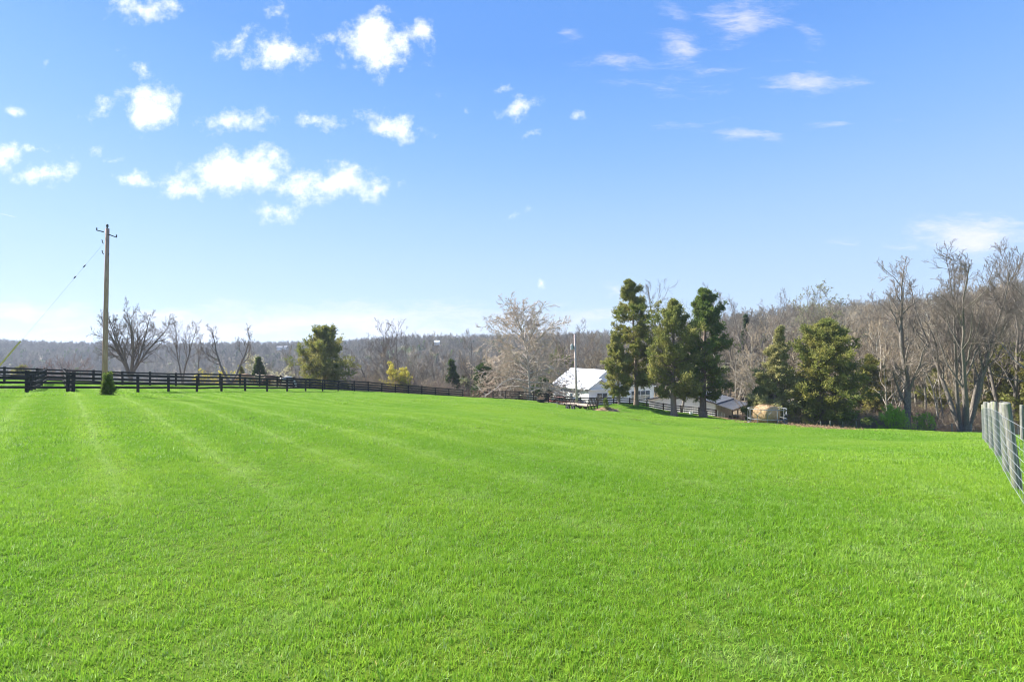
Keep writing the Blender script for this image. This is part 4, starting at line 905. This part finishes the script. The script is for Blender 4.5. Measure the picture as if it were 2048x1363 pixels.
# ------------------------------------------------------------------ horses
def horse(label, px, Y, rz, cols, sc=1.0, head_down=False, back_h=None):
    p = on(px, Y); root = thing('horse', label, 'horse', p, rz); root.scale = (sc,) * 3
    body, mane = cols
    pts, rad_, ed = [], [], []
    def add(p_, r_, par=None): pts.append(p_); rad_.append(r_); i = len(pts) - 1; (ed.append((par, i)) if par is not None else None); return i
    hip = add((-.55, 0, 1.18), (.27, .29)); mid_ = add((-.1, 0, 1.10), (.27, .30), hip); ch = add((.42, 0, 1.14), (.25, .31), mid_)
    if head_down: nk = [((.72, 0, 1.12), (.15, .21)), ((1.0, 0, .78), (.11, .16)), ((1.16, 0, .52), (.10, .13)), ((1.22, 0, .30), (.07, .09)), ((1.24, 0, .14), (.05, .06))]
    else: nk = [((.68, 0, 1.36), (.15, .21)), ((.90, 0, 1.62), (.10, .15)), ((1.02, 0, 1.74), (.10, .13)), ((1.22, 0, 1.60), (.08, .09)), ((1.42, 0, 1.44), (.05, .06))]
    j = ch
    for q_, r_ in nk: j = add(q_, r_, j)
    for y in (-.17, .17):
        a = add((.45, y, .86), (.11, .12), ch); a = add((.47, y, .50), (.055, .06), a); a = add((.46, y, .14), (.04, .04), a); add((.50, y, .02), (.055, .06), a)
        a = add((-.62, y, .86), (.14, .17), hip); a = add((-.80, y, .54), (.06, .07), a); a = add((-.74, y, .16), (.04, .045), a); add((-.70, y, .02), (.055, .06), a)
    me = bpy.data.meshes.new('body'); me.from_pydata(pts, ed, []); me.update(); o = link('body', me, root)
    sk = o.modifiers.new('skin', 'SKIN'); lay = me.skin_vertices[0] if me.skin_vertices else None
    if lay is None:
        bpy.context.view_layer.objects.active = o; bpy.ops.mesh.customdata_skin_add(); lay = me.skin_vertices[0]
    for i, r_ in enumerate(rad_): lay.data[i].radius = r_
    lay.data[0].use_root = True
    ss = o.modifiers.new('smooth', 'SUBSURF'); ss.levels = 2; ss.render_levels = 2
    me.materials.append(body)
    hd = Vector(nk[2][0]); up_ = Vector((-.06, 0, .12)) if not head_down else Vector((.10, 0, .08))
    for y in (-.06, .06): MB().tube([hd + Vector((0, y, .06)), hd + Vector((0, y, .06)) + up_ * .6, hd + Vector((0, y, .06)) + up_ * 1.4], [.035, .04, .006], 6).build('ear', body, root)
    n0, n1 = Vector(nk[0][0]), Vector(nk[2][0]); off = Vector((-.10, 0, .16)) if not head_down else Vector((.05, 0, .20))
    MB().prism([n0 + off + Vector((-.15, -.03, -.02)), n1 + off * .8 + Vector((0, -.03, .02)), n1 + off * .2 + Vector((0, -.03, 0)), n0 + off * .3 + Vector((0, -.03, 0))], (0, .06, 0)).build('mane', mane, root)
    MB().tube([(-.80, 0, 1.30), (-.98, 0, 1.15), (-1.02, 0, .8), (-.98, 0, .45)], [.05, .08, .09, .03], 8).build('tail', mane, root, smooth=True)
    MB().tube([Vector(nk[3][0]) + Vector((.05, 0, .085)), Vector(nk[4][0]) + Vector((.02, 0, .05))], [.03, .04], 6).build('blaze', m_syc, root)
    return root
m_ch = mat_basic('chestnut_coat', (.42, .20, .09), (.56, .32, .17), 2, .6); m_br = mat_basic('brown_coat', (.17, .085, .045), (.26, .14, .08), 2, .6); m_cr = mat_basic('cream_coat', (.62, .58, .50), (.74, .70, .62), 2, .6); m_bz = mat_basic('dun_coat', (.38, .26, .14), (.5, .36, .2), 2, .6); m_dk = mat_basic('dark_mane', (.05, .03, .02), None, rough=.7); m_fl = mat_basic('flaxen_mane', (.62, .50, .34), None, rough=.7)
horse('chestnut horse grazing behind the fence, leftmost of the four', 495, 60.5, rad(215), (m_ch, m_fl), 1.10, True)
horse('dun horse standing with its head low beside the brown one', 527, 61.2, rad(195), (m_bz, m_fl), 1.10, True)
horse('dark brown horse in the middle of the group behind the fence', 546, 60.8, rad(235), (m_br, m_dk), 1.10, True)
horse('cream white horse at the right end of the group', 570, 62.2, rad(5), (m_cr, m_fl), 1.08, True)

# ------------------------------------------------------------------ trees and shrubs one can tell apart
BT = bare_tree; EG = evergreen
BT(262, 75, 597, 'broad many-limbed bare tree right behind the tall wooden pole', sx=.86, seed=1, spread=.46, stems=7, r0=.52, fork=.50, strop=.02, fork_z=2.6, n1=11, n2=6, n3=5, n4=3, up=.05, twig=.02, low=.18, ang=.62)
BT(366, 80, 628, 'slim bare tree between the broad bare tree and the V-shaped one', sx=.9, seed=2, spread=.44, stems=2, fork=.2, fork_z=2.8, r0=.24, n1=12, n2=6, n3=5, n4=3, up=.10, twig=.018, ang=.6, low=.28)
BT(462, 80, 645, 'V-shaped bare tree with two spreading stems left of the horses', seed=39, spread=.42, stems=2, r0=.34, fork=.62, strop=.05, fork_z=2.8, n1=9, n2=6, n3=5, n4=3, up=.10, twig=.022, low=.3)
BT(398, 92, 668, 'thin pale bare tree behind the slim one at left', seed=4, spread=.4, r0=.14, n1=10, n2=6, n3=4, n4=2, up=.08, twig=.02)
BT(122, 95, 703, 'reddish round bare bush beyond the fence near the yellow guard', name='bare_shrub', cat='shrub', seed=5, spread=.5, stems=7, r0=.12, fork=.5, n1=10, n2=5, n3=5, n4=0, up=.1, twig=.022, mats=(m_bark, mat_basic('reddish_twig', (.22, .13, .10), (.33, .22, .17), 2, .9)))
BT(428, 84, 731, 'small yellow-green leafing shrub at the foot of the V-shaped tree', name='flowering_shrub', cat='shrub', seed=6, spread=.5, stems=4, r0=.1, fork=.45, n1=9, n2=5, n3=4, n4=0, up=.05, twig=.014, buds=m_yel, budn=1500, budsize=.13)
BT(548, 88, 704, 'cream blossoming tree behind the grazing horses', name='blossom_tree', seed=7, spread=.60, stems=3, r0=.16, fork=.35, n1=10, n2=6, n3=5, n4=0, up=.06, twig=.014, low=.12, buds=m_blos, budn=4200, budsize=.15)
BT(800, 86, 722, 'bright yellow leafing shrub behind the black fence', name='yellow_shrub', cat='shrub', seed=8, spread=.60, stems=6, r0=.16, fork=.5, n1=10, n2=6, n3=5, n4=0, up=.12, twig=.014, low=.08, buds=m_yel, budn=9000, budsize=.12)
BT(786, 108, 633, 'tall fan-crowned bare tree above the yellow shrub', seed=9, spread=.46, stems=3, r0=.36, fork=.22, n1=12, n2=6, n3=5, n4=3, up=.12, twig=.024, low=.3)
BT(757, 100, 668, 'crooked low bare tree left of the yellow shrub', seed=10, spread=.5, stems=2, r0=.2, fork=.5, n1=8, n2=6, n3=5, n4=2, up=.02, twig=.022)
BT(880, 104, 660, 'thin bare tree with open crown between the yellow shrub and red gate', seed=11, spread=.4, stems=2, r0=.22, fork=.25, n1=10, n2=6, n3=5, n4=2, up=.12, twig=.022)
BT(941, 98, 655, 'slender dark bare tree just left of the white sycamore', seed=12, spread=.36, r0=.26, n1=13, n2=6, n3=5, n4=2, up=.12, twig=.022, low=.3)
BT(838, 112, 690, 'grey bare tree half hidden behind the yellow shrub', seed=14, spread=.45, stems=2, r0=.22, n1=10, n2=6, n3=5, n4=2, up=.1, twig=.026)
BT(1132, 112, 632, 'bare tree showing its top between sycamore and grey pole', seed=15, spread=.5, stems=2, fork=.25, r0=.3, n1=11, n2=6, n3=5, n4=3, up=.1, twig=.024, low=.35)
# white sycamore: pale trunk with low limbs arching to the ground
def sycamore(px, Y, top, label, seed, wid, lowtop=.10):
    p = on(px, Y); h = at(px, top, Y)[2] - p.z; r = np.random.default_rng(seed)
    P, R = shoots(r, np.array([[0, 0, -.3]] * 3), unit(np.array([[.02, 0, 1], [-.30, .1, 1], [.34, .15, 1.]])), np.array([h * .98, h * .80, h * .82]), np.array([.24, .15, .15]), 14, .05, .04, .07); R[0, 0] *= 1.4
    nl = 46; tt = np.linspace(lowtop, .9, nl); f = tt * 13; i = np.minimum(f.astype(int), 12); fr = (f - i)[:, None]; p0 = P[0, i] * (1 - fr) + P[0, i + 1] * fr
    az = np.arange(nl) * 2.399 + r.normal(0, .4, nl); el = np.interp(tt, [.1, .5, .9], [.12, .55, 1.0]); D = np.stack([np.cos(az) * np.cos(el), np.sin(az) * np.cos(el), np.sin(el)], 1)
    L = wid / 2 * np.interp(tt, [.08, .3, .6, .9], [1.0, .95, .75, .45]) * r.uniform(.7, 1.15, nl)
    P1, R1 = shoots(r, p0, D, L, np.interp(tt, [0, 1], [.15, .06]), 9, .13, -.02, .25)
    P1[:, :, 2] -= (np.linspace(0, 1, 9)[None] ** 2.2) * (L * .38 * np.interp(tt, [.1, .6], [1, .0]))[:, None]
    P1[:, :, 2] = np.maximum(P1[:, :, 2], .35)
    a1 = (P1, R1, L)
    P2, R2, L2 = kids(r, *a1, 9, (.15, 1.), (.75, .25), .48, .55, 7, .16, -.01, .3, minr=.040, taper=.4)
    P3, R3, L3 = kids(r, P2, R2, L2, 6, (.15, 1.), (.7, .25), .50, .6, 5, .2, -.02, .5, minr=.030)
    P4, R4, L4 = kids(r, P3, R3, L3, 4, (.15, 1.), (.65, .25), .6, .7, 3, .2, 0, .6, minr=.024)
    Pb, Rb, Lb = kids(r, P[1:], R[1:], np.array([h * .8, h * .8]), 12, (.25, .97), (.65, .2), .35, .5, 7, .13, .08, .3, minr=.02)
    Pc, Rc, Lc = kids(r, Pb, Rb, Lb, 7, (.15, 1.), (.7, .25), .5, .6, 5, .18, .05, .4, minr=.016); Pd, Rd, Ld = kids(r, Pc, Rc, Lc, 5, (.15, 1.), (.65, .25), .55, .6, 4, .2, .05, .5, minr=.012)
    tr_ = merge(tubes([(P, R)], 9), tubes([(P1, R1), (Pb, Rb)], 5), tubes([(P2, R2)], 4)); cr_ = tubes([(P3, R3), (P4, R4), (Pc, Rc), (Pd, Rd)], 3)
    t_ = thing('sycamore_tree', label, 'tree', p); link('trunk', pmesh('trunk', tr_[0], tr_[1], m_syc, True), t_); link('crown', pmesh('crown', cr_[0], cr_[1], m_syct), t_)
sycamore(1060, 84, 612, 'big white-barked sycamore with arching low limbs left of the house', 31, 18.5)
EG(650, 84, 652, 112, 'broad dark green cedar standing alone behind the black fence', m_mixg, seed=41, n=26000, size=.17, shape='full', gaps=.42, nl=95, base=.02, r0=.3)
EG(518, 84, 717, 62, 'small dark pointed conifer behind the chestnut horse', m_dark, name='conifer', seed=42, n=7000, size=.15, gaps=.2, nl=50, base=.0)
EG(487, 86, 733, 36, 'small brownish evergreen left of the pointed conifer', m_mixg, name='conifer', seed=43, n=3500, size=.15, gaps=.3, nl=40, base=.0)
EG(40, 96, 733, 46, 'low round olive shrub beyond the fence at far left', m_mixg, name='evergreen_shrub', cat='shrub', seed=44, n=3500, size=.18, shape='oval', base=.0, nl=40)
EG(905, 96, 720, 44, 'small dark cedar left of the slender dark bare tree', m_dark, seed=45, n=8000, size=.18, base=.0, gaps=.3)
EG(968, 92, 728, 60, 'dark bushy cedar behind the left side of the sycamore', m_dark, seed=46, n=11000, size=.18, base=.0, shape='oval', gaps=.35)
EG(1128, 122, 694, 62, 'dark green cedar between sycamore and white house', m_green, seed=47, n=14000, size=.18, base=.0, shape='column', gaps=.35)
EG(1082, 92, 756, 46, 'low dark evergreen thicket bush under the sycamore limbs', m_dark, name='evergreen_shrub', cat='shrub', seed=48, n=9000, size=.18, shape='oval', base=.0)
EG(1272, 72, 561, 96, 'tall open-topped cedar right of the white house, leftmost of three', m_mixg, seed=51, n=26000, size=.15, shape='full', gaps=.55, nl=80, base=.17, r0=.34, bare=.25)
EG(1238, 71, 672, 58, 'olive cedar in front of the white house beside the tall one', m_olive, seed=58, n=12000, size=.15, shape='column', gaps=.5, nl=60, base=.16, r0=.2)
EG(1347, 68, 603, 122, 'shaggy olive cedar with a split brown trunk, middle of three', m_olive, seed=52, n=32000, size=.14, shape='column', gaps=.45, nl=95, base=.17, r0=.44, bare=.2)
EG(1405, 70, 581, 104, 'dark green cedar with a massive trunk, rightmost of three', m_green, seed=53, n=32000, size=.14, shape='full', gaps=.45, nl=90, base=.16, r0=.52, bare=.2)
BT(1358, 84, 560, 'bare tree poking up between the olive and dark green cedars', seed=54, spread=.34, stems=2, fork=.2, r0=.3, n1=13, n2=6, n3=5, n4=3, up=.14, twig=.018, low=.4)
EG(1476, 118, 632, 38, 'narrow dark conifer among bare trees above the lean-to', m_dark, name='conifer', seed=55, n=9000, size=.2, base=.05, gaps=.2)
EG(1549, 62, 655, 92, 'pointed olive cedar behind the hay feeder', leafmat('pale_olive_cedar_sprays', (.32, .31, .12), (.44, .39, .17), (.22, .25, .08)), seed=56, n=30000, size=.15, shape='cone', gaps=.35, nl=95, base=.02, r0=.3)
EG(1643, 61, 643, 150, 'huge rounded bronze-green cedar right of the pointed olive one', m_mixg, seed=57, n=46000, size=.15, shape='full', gaps=.42, nl=120, base=.04, r0=.45)
EG(1511, 64, 778, 38, 'low green bushy cedar between lean-to and hay feeder', m_green, seed=59, n=10000, size=.14, shape='oval', base=.0)
EG(1735, 66, 712, 70, 'dark cedar half hidden behind pale twigs left of the tall dark tree', m_mixg, seed=60, n=18000, size=.16, shape='full', base=.02, gaps=.5)
EG(1990, 66, 690, 110, 'olive cedar behind the multi-stemmed bare tree', m_olive, seed=61, n=15000, size=.17, shape='full', base=.04, gaps=.55, bare=.4)
EG(2075, 60, 680, 120, 'olive cedar cut off by the right edge of the view', m_mixg, seed=62, n=14000, size=.17, shape='full', base=.04, gaps=.5)
EG(1870, 72, 740, 70, 'small olive cedar between the two big bare trees', m_olive, seed=63, n=9000, size=.16, shape='column', base=.02, gaps=.5)
BT(1812, 60, 508, 'tall straight dark bare tree behind the lime green shrub', seed=71, spread=.30, stems=1, r0=.40, n1=15, n2=7, n3=6, n4=4, up=.14, twig=.020, low=.16, ang=.72, wander=.14)
BT(1926, 58, 478, 'great multi-stemmed bare tree, tallest at the right of the view', seed=72, spread=.36, stems=6, r0=.52, fork=.30, n1=11, n2=7, n3=6, n4=4, up=.12, twig=.020, low=.28, ang=.55)
BT(2012, 62, 505, 'large dark bare tree leaning right beyond the round grey posts', seed=73, spread=.42, stems=3, r0=.46, fork=.32, n1=11, n2=7, n3=5, n4=4, up=.10, twig=.020, low=.25, lean=(.12, 0))
BT(2085, 52, 470, 'bare tree just outside the right edge reaching into the sky', seed=74, spread=.5, stems=2, r0=.36, fork=.3, n1=11, n2=7, n3=5, n4=3, up=.08, twig=.020, low=.25)
BT(1512, 112, 578, 'first of two tall bare trees above the pointed olive cedar', seed=75, spread=.34, stems=2, fork=.2, r0=.34, n1=12, n2=6, n3=5, n4=3, up=.12, twig=.022, low=.35)
BT(1482, 110, 586, 'bare tree with fan crown rising behind the narrow dark conifer', seed=76, spread=.36, stems=2, fork=.24, r0=.34, n1=12, n2=6, n3=5, n4=3, up=.12, twig=.022, low=.35)
BT(1648, 100, 555, 'pale greenish budding tree, tallest above the huge rounded cedar', name='budding_tree', seed=77, spread=.34, stems=3, fork=.18, r0=.34, n1=12, n2=6, n3=5, n4=2, up=.14, twig=.02, low=.3, buds=m_moss, budn=3500, budsize=.14)
BT(1600, 104, 572, 'greenish budding tree left of the tallest budding one', name='budding_tree', seed=78, spread=.34, stems=2, fork=.2, r0=.3, n1=12, n2=6, n3=5, n4=2, up=.12, twig=.02, low=.3, buds=m_moss, budn=1500, budsize=.13)
for i_, (px, Y, top, lab) in enumerate([(1508, 74, 700, 'pale twiggy small tree left of the pointed olive cedar'), (1470, 100, 690, 'whitish spreading small tree right of the dark green cedar'), (1716, 80, 590, 'tall pale-barked tree left of the tall dark bare tree'),
                                        (1752, 66, 640, 'pale thin tree with arching limbs before the dark cedar'), (1772, 63, 690, 'whitish leaning small tree next to the lime shrub'), (1668, 92, 600, 'whitish slender tree behind the huge rounded cedar'), (1880, 62, 650, 'pale leaning tree between the two big bare trees')]):
    BT(px, Y, top, lab, name='pale_tree', seed=90 + i_, spread=.45, stems=2, fork=.3, r0=.16, n1=10, n2=6, n3=5, n4=2, up=.04, twig=.013, low=.15, w2=.26, mats=(m_pale, m_twigw))
BT(1785, 56.5, 806, 'lime green leafing shrub at the foot of the tall dark tree', name='lime_shrub', cat='shrub', sx=.72, seed=98, spread=.7, stems=7, r0=.12, fork=.6, n1=10, n2=6, n3=5, n4=0, up=.02, twig=.010, low=.05, buds=m_lime, budn=8000, budsize=.10)
BT(1845, 57, 822, 'sparse green leafing shrub right of the tall dark trunk', name='lime_shrub', cat='shrub', sx=.72, seed=99, spread=.7, stems=6, r0=.1, fork=.7, n1=9, n2=5, n3=5, n4=0, up=.02, twig=.010, low=.05, buds=m_lime, budn=2600, budsize=.09)
# bush growing against the wooden pole
p = on(218, 27.3); ev = evergreen_meshes(seed=80, h=1.2, wid=.46, leaf=m_green, n=3200, size=.06, nl=30, base=.0, shape='oval', r0=.03, gaps=.55)
bs_ = thing('juniper_bush', 'small dark juniper bush growing against the foot of the wooden pole', 'bush', p); link('trunk', ev[0], bs_); link('crown', ev[1], bs_)

# ------------------------------------------------------------------ the wood: individual trees in front, one mass behind
TKW = dict(n4=0, twig=.03)
kinds = []
for i in range(7):
    kinds.append(bare_meshes(200 + i, 15, spread=[.34, .42, .30, .5, .36, .45, .38][i], stems=[1, 2, 1, 2, 3, 1, 1][i], fork=.22, r0=[.24, .26, .2, .26, .3, .22, .2][i], n1=12, n2=6, n3=6, up=.12, low=.3, mats=(m_barkw, m_twigw), **TKW))
kp = [bare_meshes(230 + i, 14, spread=.45, stems=[1, 2][i], fork=.22, r0=.2, n1=12, n2=6, n3=5, up=.08, low=.25, mats=(m_pale, m_twigw), **TKW) for i in range(2)]
ev_k = [evergreen_meshes(seed=240 + i, h=9, wid=[4.5, 5.5][i], leaf=[m_dark, m_olive][i], n=5500, size=.28, shape=['cone', 'full'][i], base=.03, nl=50, gaps=.4) for i in range(2)]
rw = np.random.default_rng(5); taken = [(on(a, b).x, on(a, b).y) for a, b in ((1812, 60), (1926, 58), (2012, 62), (1648, 61), (1549, 62))]
def spot_ok(x, y, dmin):
    for a, b in taken:
        if (a - x) ** 2 + (b - y) ** 2 < dmin * dmin: return False
    taken.append((x, y)); return True
ZONES = [(0, 400, 'left of the V-shaped tree'), (400, 520, 'behind the V-shaped tree'), (520, 620, 'beyond the cream blossoming tree'), (620, 740, 'behind the lone broad cedar'), (740, 860, 'around the yellow shrub'), (860, 960, 'above the red gate'), (960, 1180, 'behind the white sycamore'),
         (1180, 1300, 'above the white house roof'), (1300, 1480, 'above the cream barn'), (1480, 1600, 'above the pointed olive cedar'), (1600, 1730, 'above the huge rounded cedar'), (1730, 1860, 'round the tall dark bare tree'),
         (1860, 1990, 'behind the multi-stemmed bare tree'), (1990, 9999, 'behind the round grey posts')]
def zone(lb, gp, px, Y):
    nm = [z[2] for z in ZONES if z[0] <= px < z[1]][0]; near = Y < (95 if px > 1480 else 140)
    kind = 'evergreen' if 'evergreen' in lb else ('pale-barked tree' if 'pale' in lb else 'bare tree')
    side = ('wooded hillside' if px > 1480 else 'valley wood')
    return ('dark small ' if kind == 'evergreen' else 'slender ') + kind + (' at the front of the ' if near else ' deeper in the ') + side + ', ' + nm, kind + 's, ' + ('front' if near else 'deep') + ' wood ' + nm
def wood(n, pxr, Yr, group, label, dmin, evf=0.08, palef=.07, hr=(.75, 1.15), evlabel=None, yp=1.0):
    k = 0; tries = 0
    while k < n and tries < n * 30:
        tries += 1; Y = Yr[0] + (Yr[1] - Yr[0]) * rw.random() ** yp; px = rw.uniform(*pxr); x = (px - CX) / F * Y
        if 1075 < px < 1500 and Y < 112: continue
        if not spot_ok(x, Y, dmin): continue
        u = rw.random(); s = rw.uniform(*hr)
        if u < evf: ms, nm, lb, gp = ev_k[rw.integers(0, 2)], 'cedar_tree', evlabel, group + ', evergreens'
        elif u < evf + palef: ms, nm, lb, gp = kp[rw.integers(0, 2)], 'pale_tree', label.replace('grey-brown', 'pale-barked'), group + ', pale trees'
        else: ms, nm, lb, gp = kinds[rw.integers(0, 7)], 'bare_tree', label, group
        lb, gp = zone(lb, gp, px, Y)
        place_tree(nm, lb, 'tree', ms, (x, Y, H(x, Y) - .1), rw.uniform(0, 6.28), gp, (s * rw.uniform(.85, 1.15), s * rw.uniform(.85, 1.15), s)); k += 1
wood(120, (1470, 2150), (66, 150), 'trees of the hillside wood at right', 'slender grey-brown bare tree in the wood on the right hillside', 3.0, .06, .10, evlabel='dark evergreen standing among bare trees on the right hillside', yp=1.2)
wood(50, (1080, 1480), (112, 190), 'trees of the wood behind the house', 'slender grey-brown bare tree in the wood behind house and barn', 3.5, .10, .05, evlabel='dark evergreen among bare trees behind house and barn')
wood(80, (560, 1100), (95, 190), 'trees of the valley wood', 'slender grey-brown bare tree in the valley wood beyond the black fence', 3.0, .08, .06, evlabel='dark evergreen among bare trees in the valley wood', hr=(.55, .95))
wood(30, (300, 620), (120, 220), 'trees low in the far valley', 'small grey-brown bare tree low in the valley behind the horses', 4, .05, .05, evlabel='small dark evergreen low in the valley behind the horses', hr=(.5, .85))

def onemesh(name, ms, k=None):
    """trunk and crown joined to one source for the far wood"""
    V, Fq, mi, base = [], [], [], 0; mats = []
    for j, me in enumerate([m for m in ms if m is not None]):
        n = len(me.vertices); co = np.empty(n * 3, np.float32); me.vertices.foreach_get('co', co); V.append(co.reshape(-1, 3))
        q = np.empty(len(me.loops), np.int32); me.loops.foreach_get('vertex_index', q); k_n = me.polygons[0].loop_total; Fq.append(q.reshape(-1, k_n) + base); mi.append(np.full(len(me.polygons), j)); base += n; mats.append(me.materials[0])
    me = pmesh(name, np.concatenate(V), Fq, mats); me.polygons.foreach_set('material_index', np.concatenate(mi).astype(np.int32)); return bpy.data.objects.new(name, me)
m_barkf = mat_basic('far_tree_bark', (.16, .145, .11), (.30, .275, .215), 1, .95, rnd=.8)
m_twigf = mat_basic('far_tree_twig', (.17, .15, .11), (.31, .27, .20), 1, .95, rnd=.8)
far_b = [bare_meshes(260 + i, 14, spread=[.42, .5, .36, .46][i], stems=[1, 2, 1, 3][i], fork=.25, r0=.24, n1=11, n2=6, n3=5, up=.10, low=.2, n4=0, twig=.05, mats=(m_barkf, m_twigf)) for i in range(4)]
far_src = [onemesh('far_tree_%d' % i, m) for i, m in enumerate(far_b)]
fe = [evergreen_meshes(seed=280 + i, h=9, wid=5, leaf=[m_dark, m_green][i], n=1400, size=.55, shape='cone', base=.03, nl=36, gaps=.3) for i in range(2)]
far_src += [onemesh('far_tree_e%d' % i, m) for i, m in enumerate(fe)]
far_src.append(onemesh('far_tree_f', bare_meshes(290, 9, spread=.5, stems=2, fork=.25, r0=.2, n1=10, n2=5, n3=4, up=.1, low=.2, n4=0, twig=.05, mats=(m_barkf, m_twigf), buds=m_moss, budn=1200, budsize=.4)))
def mass(name, label, pxr, Yr, step, hr, evf=.06, mossf=.03, seed=1, excl=None):
    r = np.random.default_rng(seed); Y = np.arange(Yr[0], Yr[1], step); Ps = []
    for y in Y:
        x = np.arange((pxr[0] - CX) / F * y, (pxr[1] - CX) / F * y, step); yy = y + r.uniform(-.5, .5, len(x)) * step; x = x + r.uniform(-.5, .5, len(x)) * step; Ps.append(np.stack([x, yy], 1))
    P = np.concatenate(Ps); P = P[wildf(P[:, 0], P[:, 1]) > .5]
    if excl is not None: P = P[~excl(P[:, 0], P[:, 1])]
    z = Hn(P[:, 0], P[:, 1]); n = len(P); u = r.random(n)
    # evergreens stand in patches
    pat = np.sin(P[:, 0] * .021 + 2) * np.sin(P[:, 1] * .03 + P[:, 0] * .01) ; e = u < evf * (1 + 2.5 * (pat > .5))
    idx = np.where(e, r.integers(4, 6, n), np.where(u > 1 - mossf, 6, r.integers(0, 4, n))); s = r.uniform(*hr, n)
    # collection children are sorted by name: far_tree_0..3, e0, e1, f
    S = np.stack([s * r.uniform(.85, 1.25, n), s * r.uniform(.85, 1.25, n), s], 1)
    return scatter(name, far_src, np.c_[P, z - .2], np.c_[np.zeros((n, 2)), r.uniform(0, 6.28, n)], S, label, 'wood', 'stuff', idx)
yard = lambda x, y: (x / y * F + CX > 1060) & (x / y * F + CX < 1460) & (y < 112)
mass('hillside_woods', 'grey-brown leafless wood covering the right hillside up to its crest', (1440, 2250), (72, 235), 4.6, (.62, 1.0), .05, .05, 1, lambda x, y: (y < 80) | ((y < 106) & (x / y * F + CX < 1500)))
mass('valley_woods', 'grey-brown leafless wood filling the valley behind fence and house', (520, 1480), (100, 300), 6.2, (.5, .85), .07, .03, 2, yard)
mass('far_woods', 'bluish grey leafless woods on the far hills along the horizon', (-250, 1500), (290, 700), 7.5, (.6, 1.0), .05, .04, 3, lambda x, y: (x / y * F + CX > 1240) & (y > 460))
# tangle of brush along the foot of the wood
bsrc = []
for i in range(4):
    r = np.random.default_rng(400 + i); n = 34; P0 = np.c_[r.normal(0, .35, (n, 2)), np.zeros(n)]; D0 = unit(np.c_[r.normal(0, .6, (n, 2)), np.ones(n)]); L0 = r.uniform(.8, 2.6, n)
    a = shoots(r, P0, D0, L0, np.full(n, .018), 6, .22, -.04, .4); b_ = kids(r, a[0], a[1], L0, 6, (.2, 1.), (.8, .25), .45, .7, 4, .22, 0, .5, minr=.008); c_ = kids(r, *b_, 4, (.2, 1.), (.7, .2), .5, .7, 3, .2, 0, .6, minr=.006)
    bsrc.append(bpy.data.objects.new('brush_%d' % i, pmesh('brush_%d' % i, *tubes([a, b_[:2], c_[:2]], 3), [m_twigw, mat_basic('brush_red', (.17, .11, .085), (.27, .19, .145), 1, .95, rnd=.5), m_twig, m_twigw][i])))
r = np.random.default_rng(31); px = r.uniform(1510, 2200, 900); Y = r.uniform(59.5, 78, 900); X = (px - CX) / F * Y; k = wildf(X, Y) > .6; X, Y = X[k], Y[k]; n = len(X); s = r.uniform(.6, 1.5, n)
scatter('undergrowth', bsrc, np.c_[X, Y, Hn(X, Y)], np.c_[np.zeros((n, 2)), r.uniform(0, 6.28, n)], np.repeat(s[:, None], 3, 1), 'tangled brown brush and saplings along the foot of the wood', 'undergrowth')
px = r.uniform(560, 1080, 500); Y = r.uniform(84, 98, 500); X = (px - CX) / F * Y; k = wildf(X, Y) > .6; X, Y = X[k], Y[k]; n = len(X); s = r.uniform(.8, 2.0, n)
scatter('undergrowth', bsrc, np.c_[X, Y, Hn(X, Y)], np.c_[np.zeros((n, 2)), r.uniform(0, 6.28, n)], np.repeat(s[:, None], 3, 1), 'brown brush in the valley right behind the black fence', 'undergrowth')
px = r.uniform(1440, 1660, 260); Y = r.uniform(56, 66, 260); X = (px - CX) / F * Y; k = wildf(X, Y) > .4; X, Y = X[k], Y[k]; n = len(X)
# far houses on the ridge
for i_, (px, row, Y, w, lab) in enumerate([(874, 685, 430, 4, 'tiny white house on the far ridge above the yellow shrub'), (560, 695.5, 520, 6, 'tiny long white house on the far hillside, left one of the pair'), (572, 695, 522, 3, 'tiny white shed on the far hillside, right one of the pair')]):
    q = Vector(at(px, row, Y)); q.z = max(H(q.x, q.y), q.z - 2); hs_ = thing('distant_house', lab, 'house', q)
    MB().box((0, 0, 1.2), (w, 4, 2.6)).build('wall', m_white, hs_); MB().prism([(-w / 2 - .3, -2.4, 2.5), (-w / 2 - .3, 2.4, 2.5), (-w / 2 - .3, 0, 4.0)], (w + .6, 0, 0)).build('roof', m_groof if i_ else m_wroof, hs_)
# thin air between here and the hills
m_haze = bpy.data.materials.new('haze'); m_haze.use_nodes = True; t = NT(m_haze.node_tree); m_haze.node_tree.nodes.clear()
pv = t.new('ShaderNodeVolumePrincipled'); pv.inputs['Color'].default_value = (.72, .82, 1.0, 1); pv.inputs['Density'].default_value = .00026; pv.inputs['Anisotropy'].default_value = 0.2
t.link(pv.outputs[0], t.new('ShaderNodeOutputMaterial').inputs['Volume'])
zl, zh = float(Z_.min()) - 1.0, 48.0
tag(MB().box((0, 1300, (zl + zh) / 2), (5600, 3600, zh - zl)).build('haze', m_haze), 'thin bluish spring haze over fields and hills', 'haze', None, 'stuff')
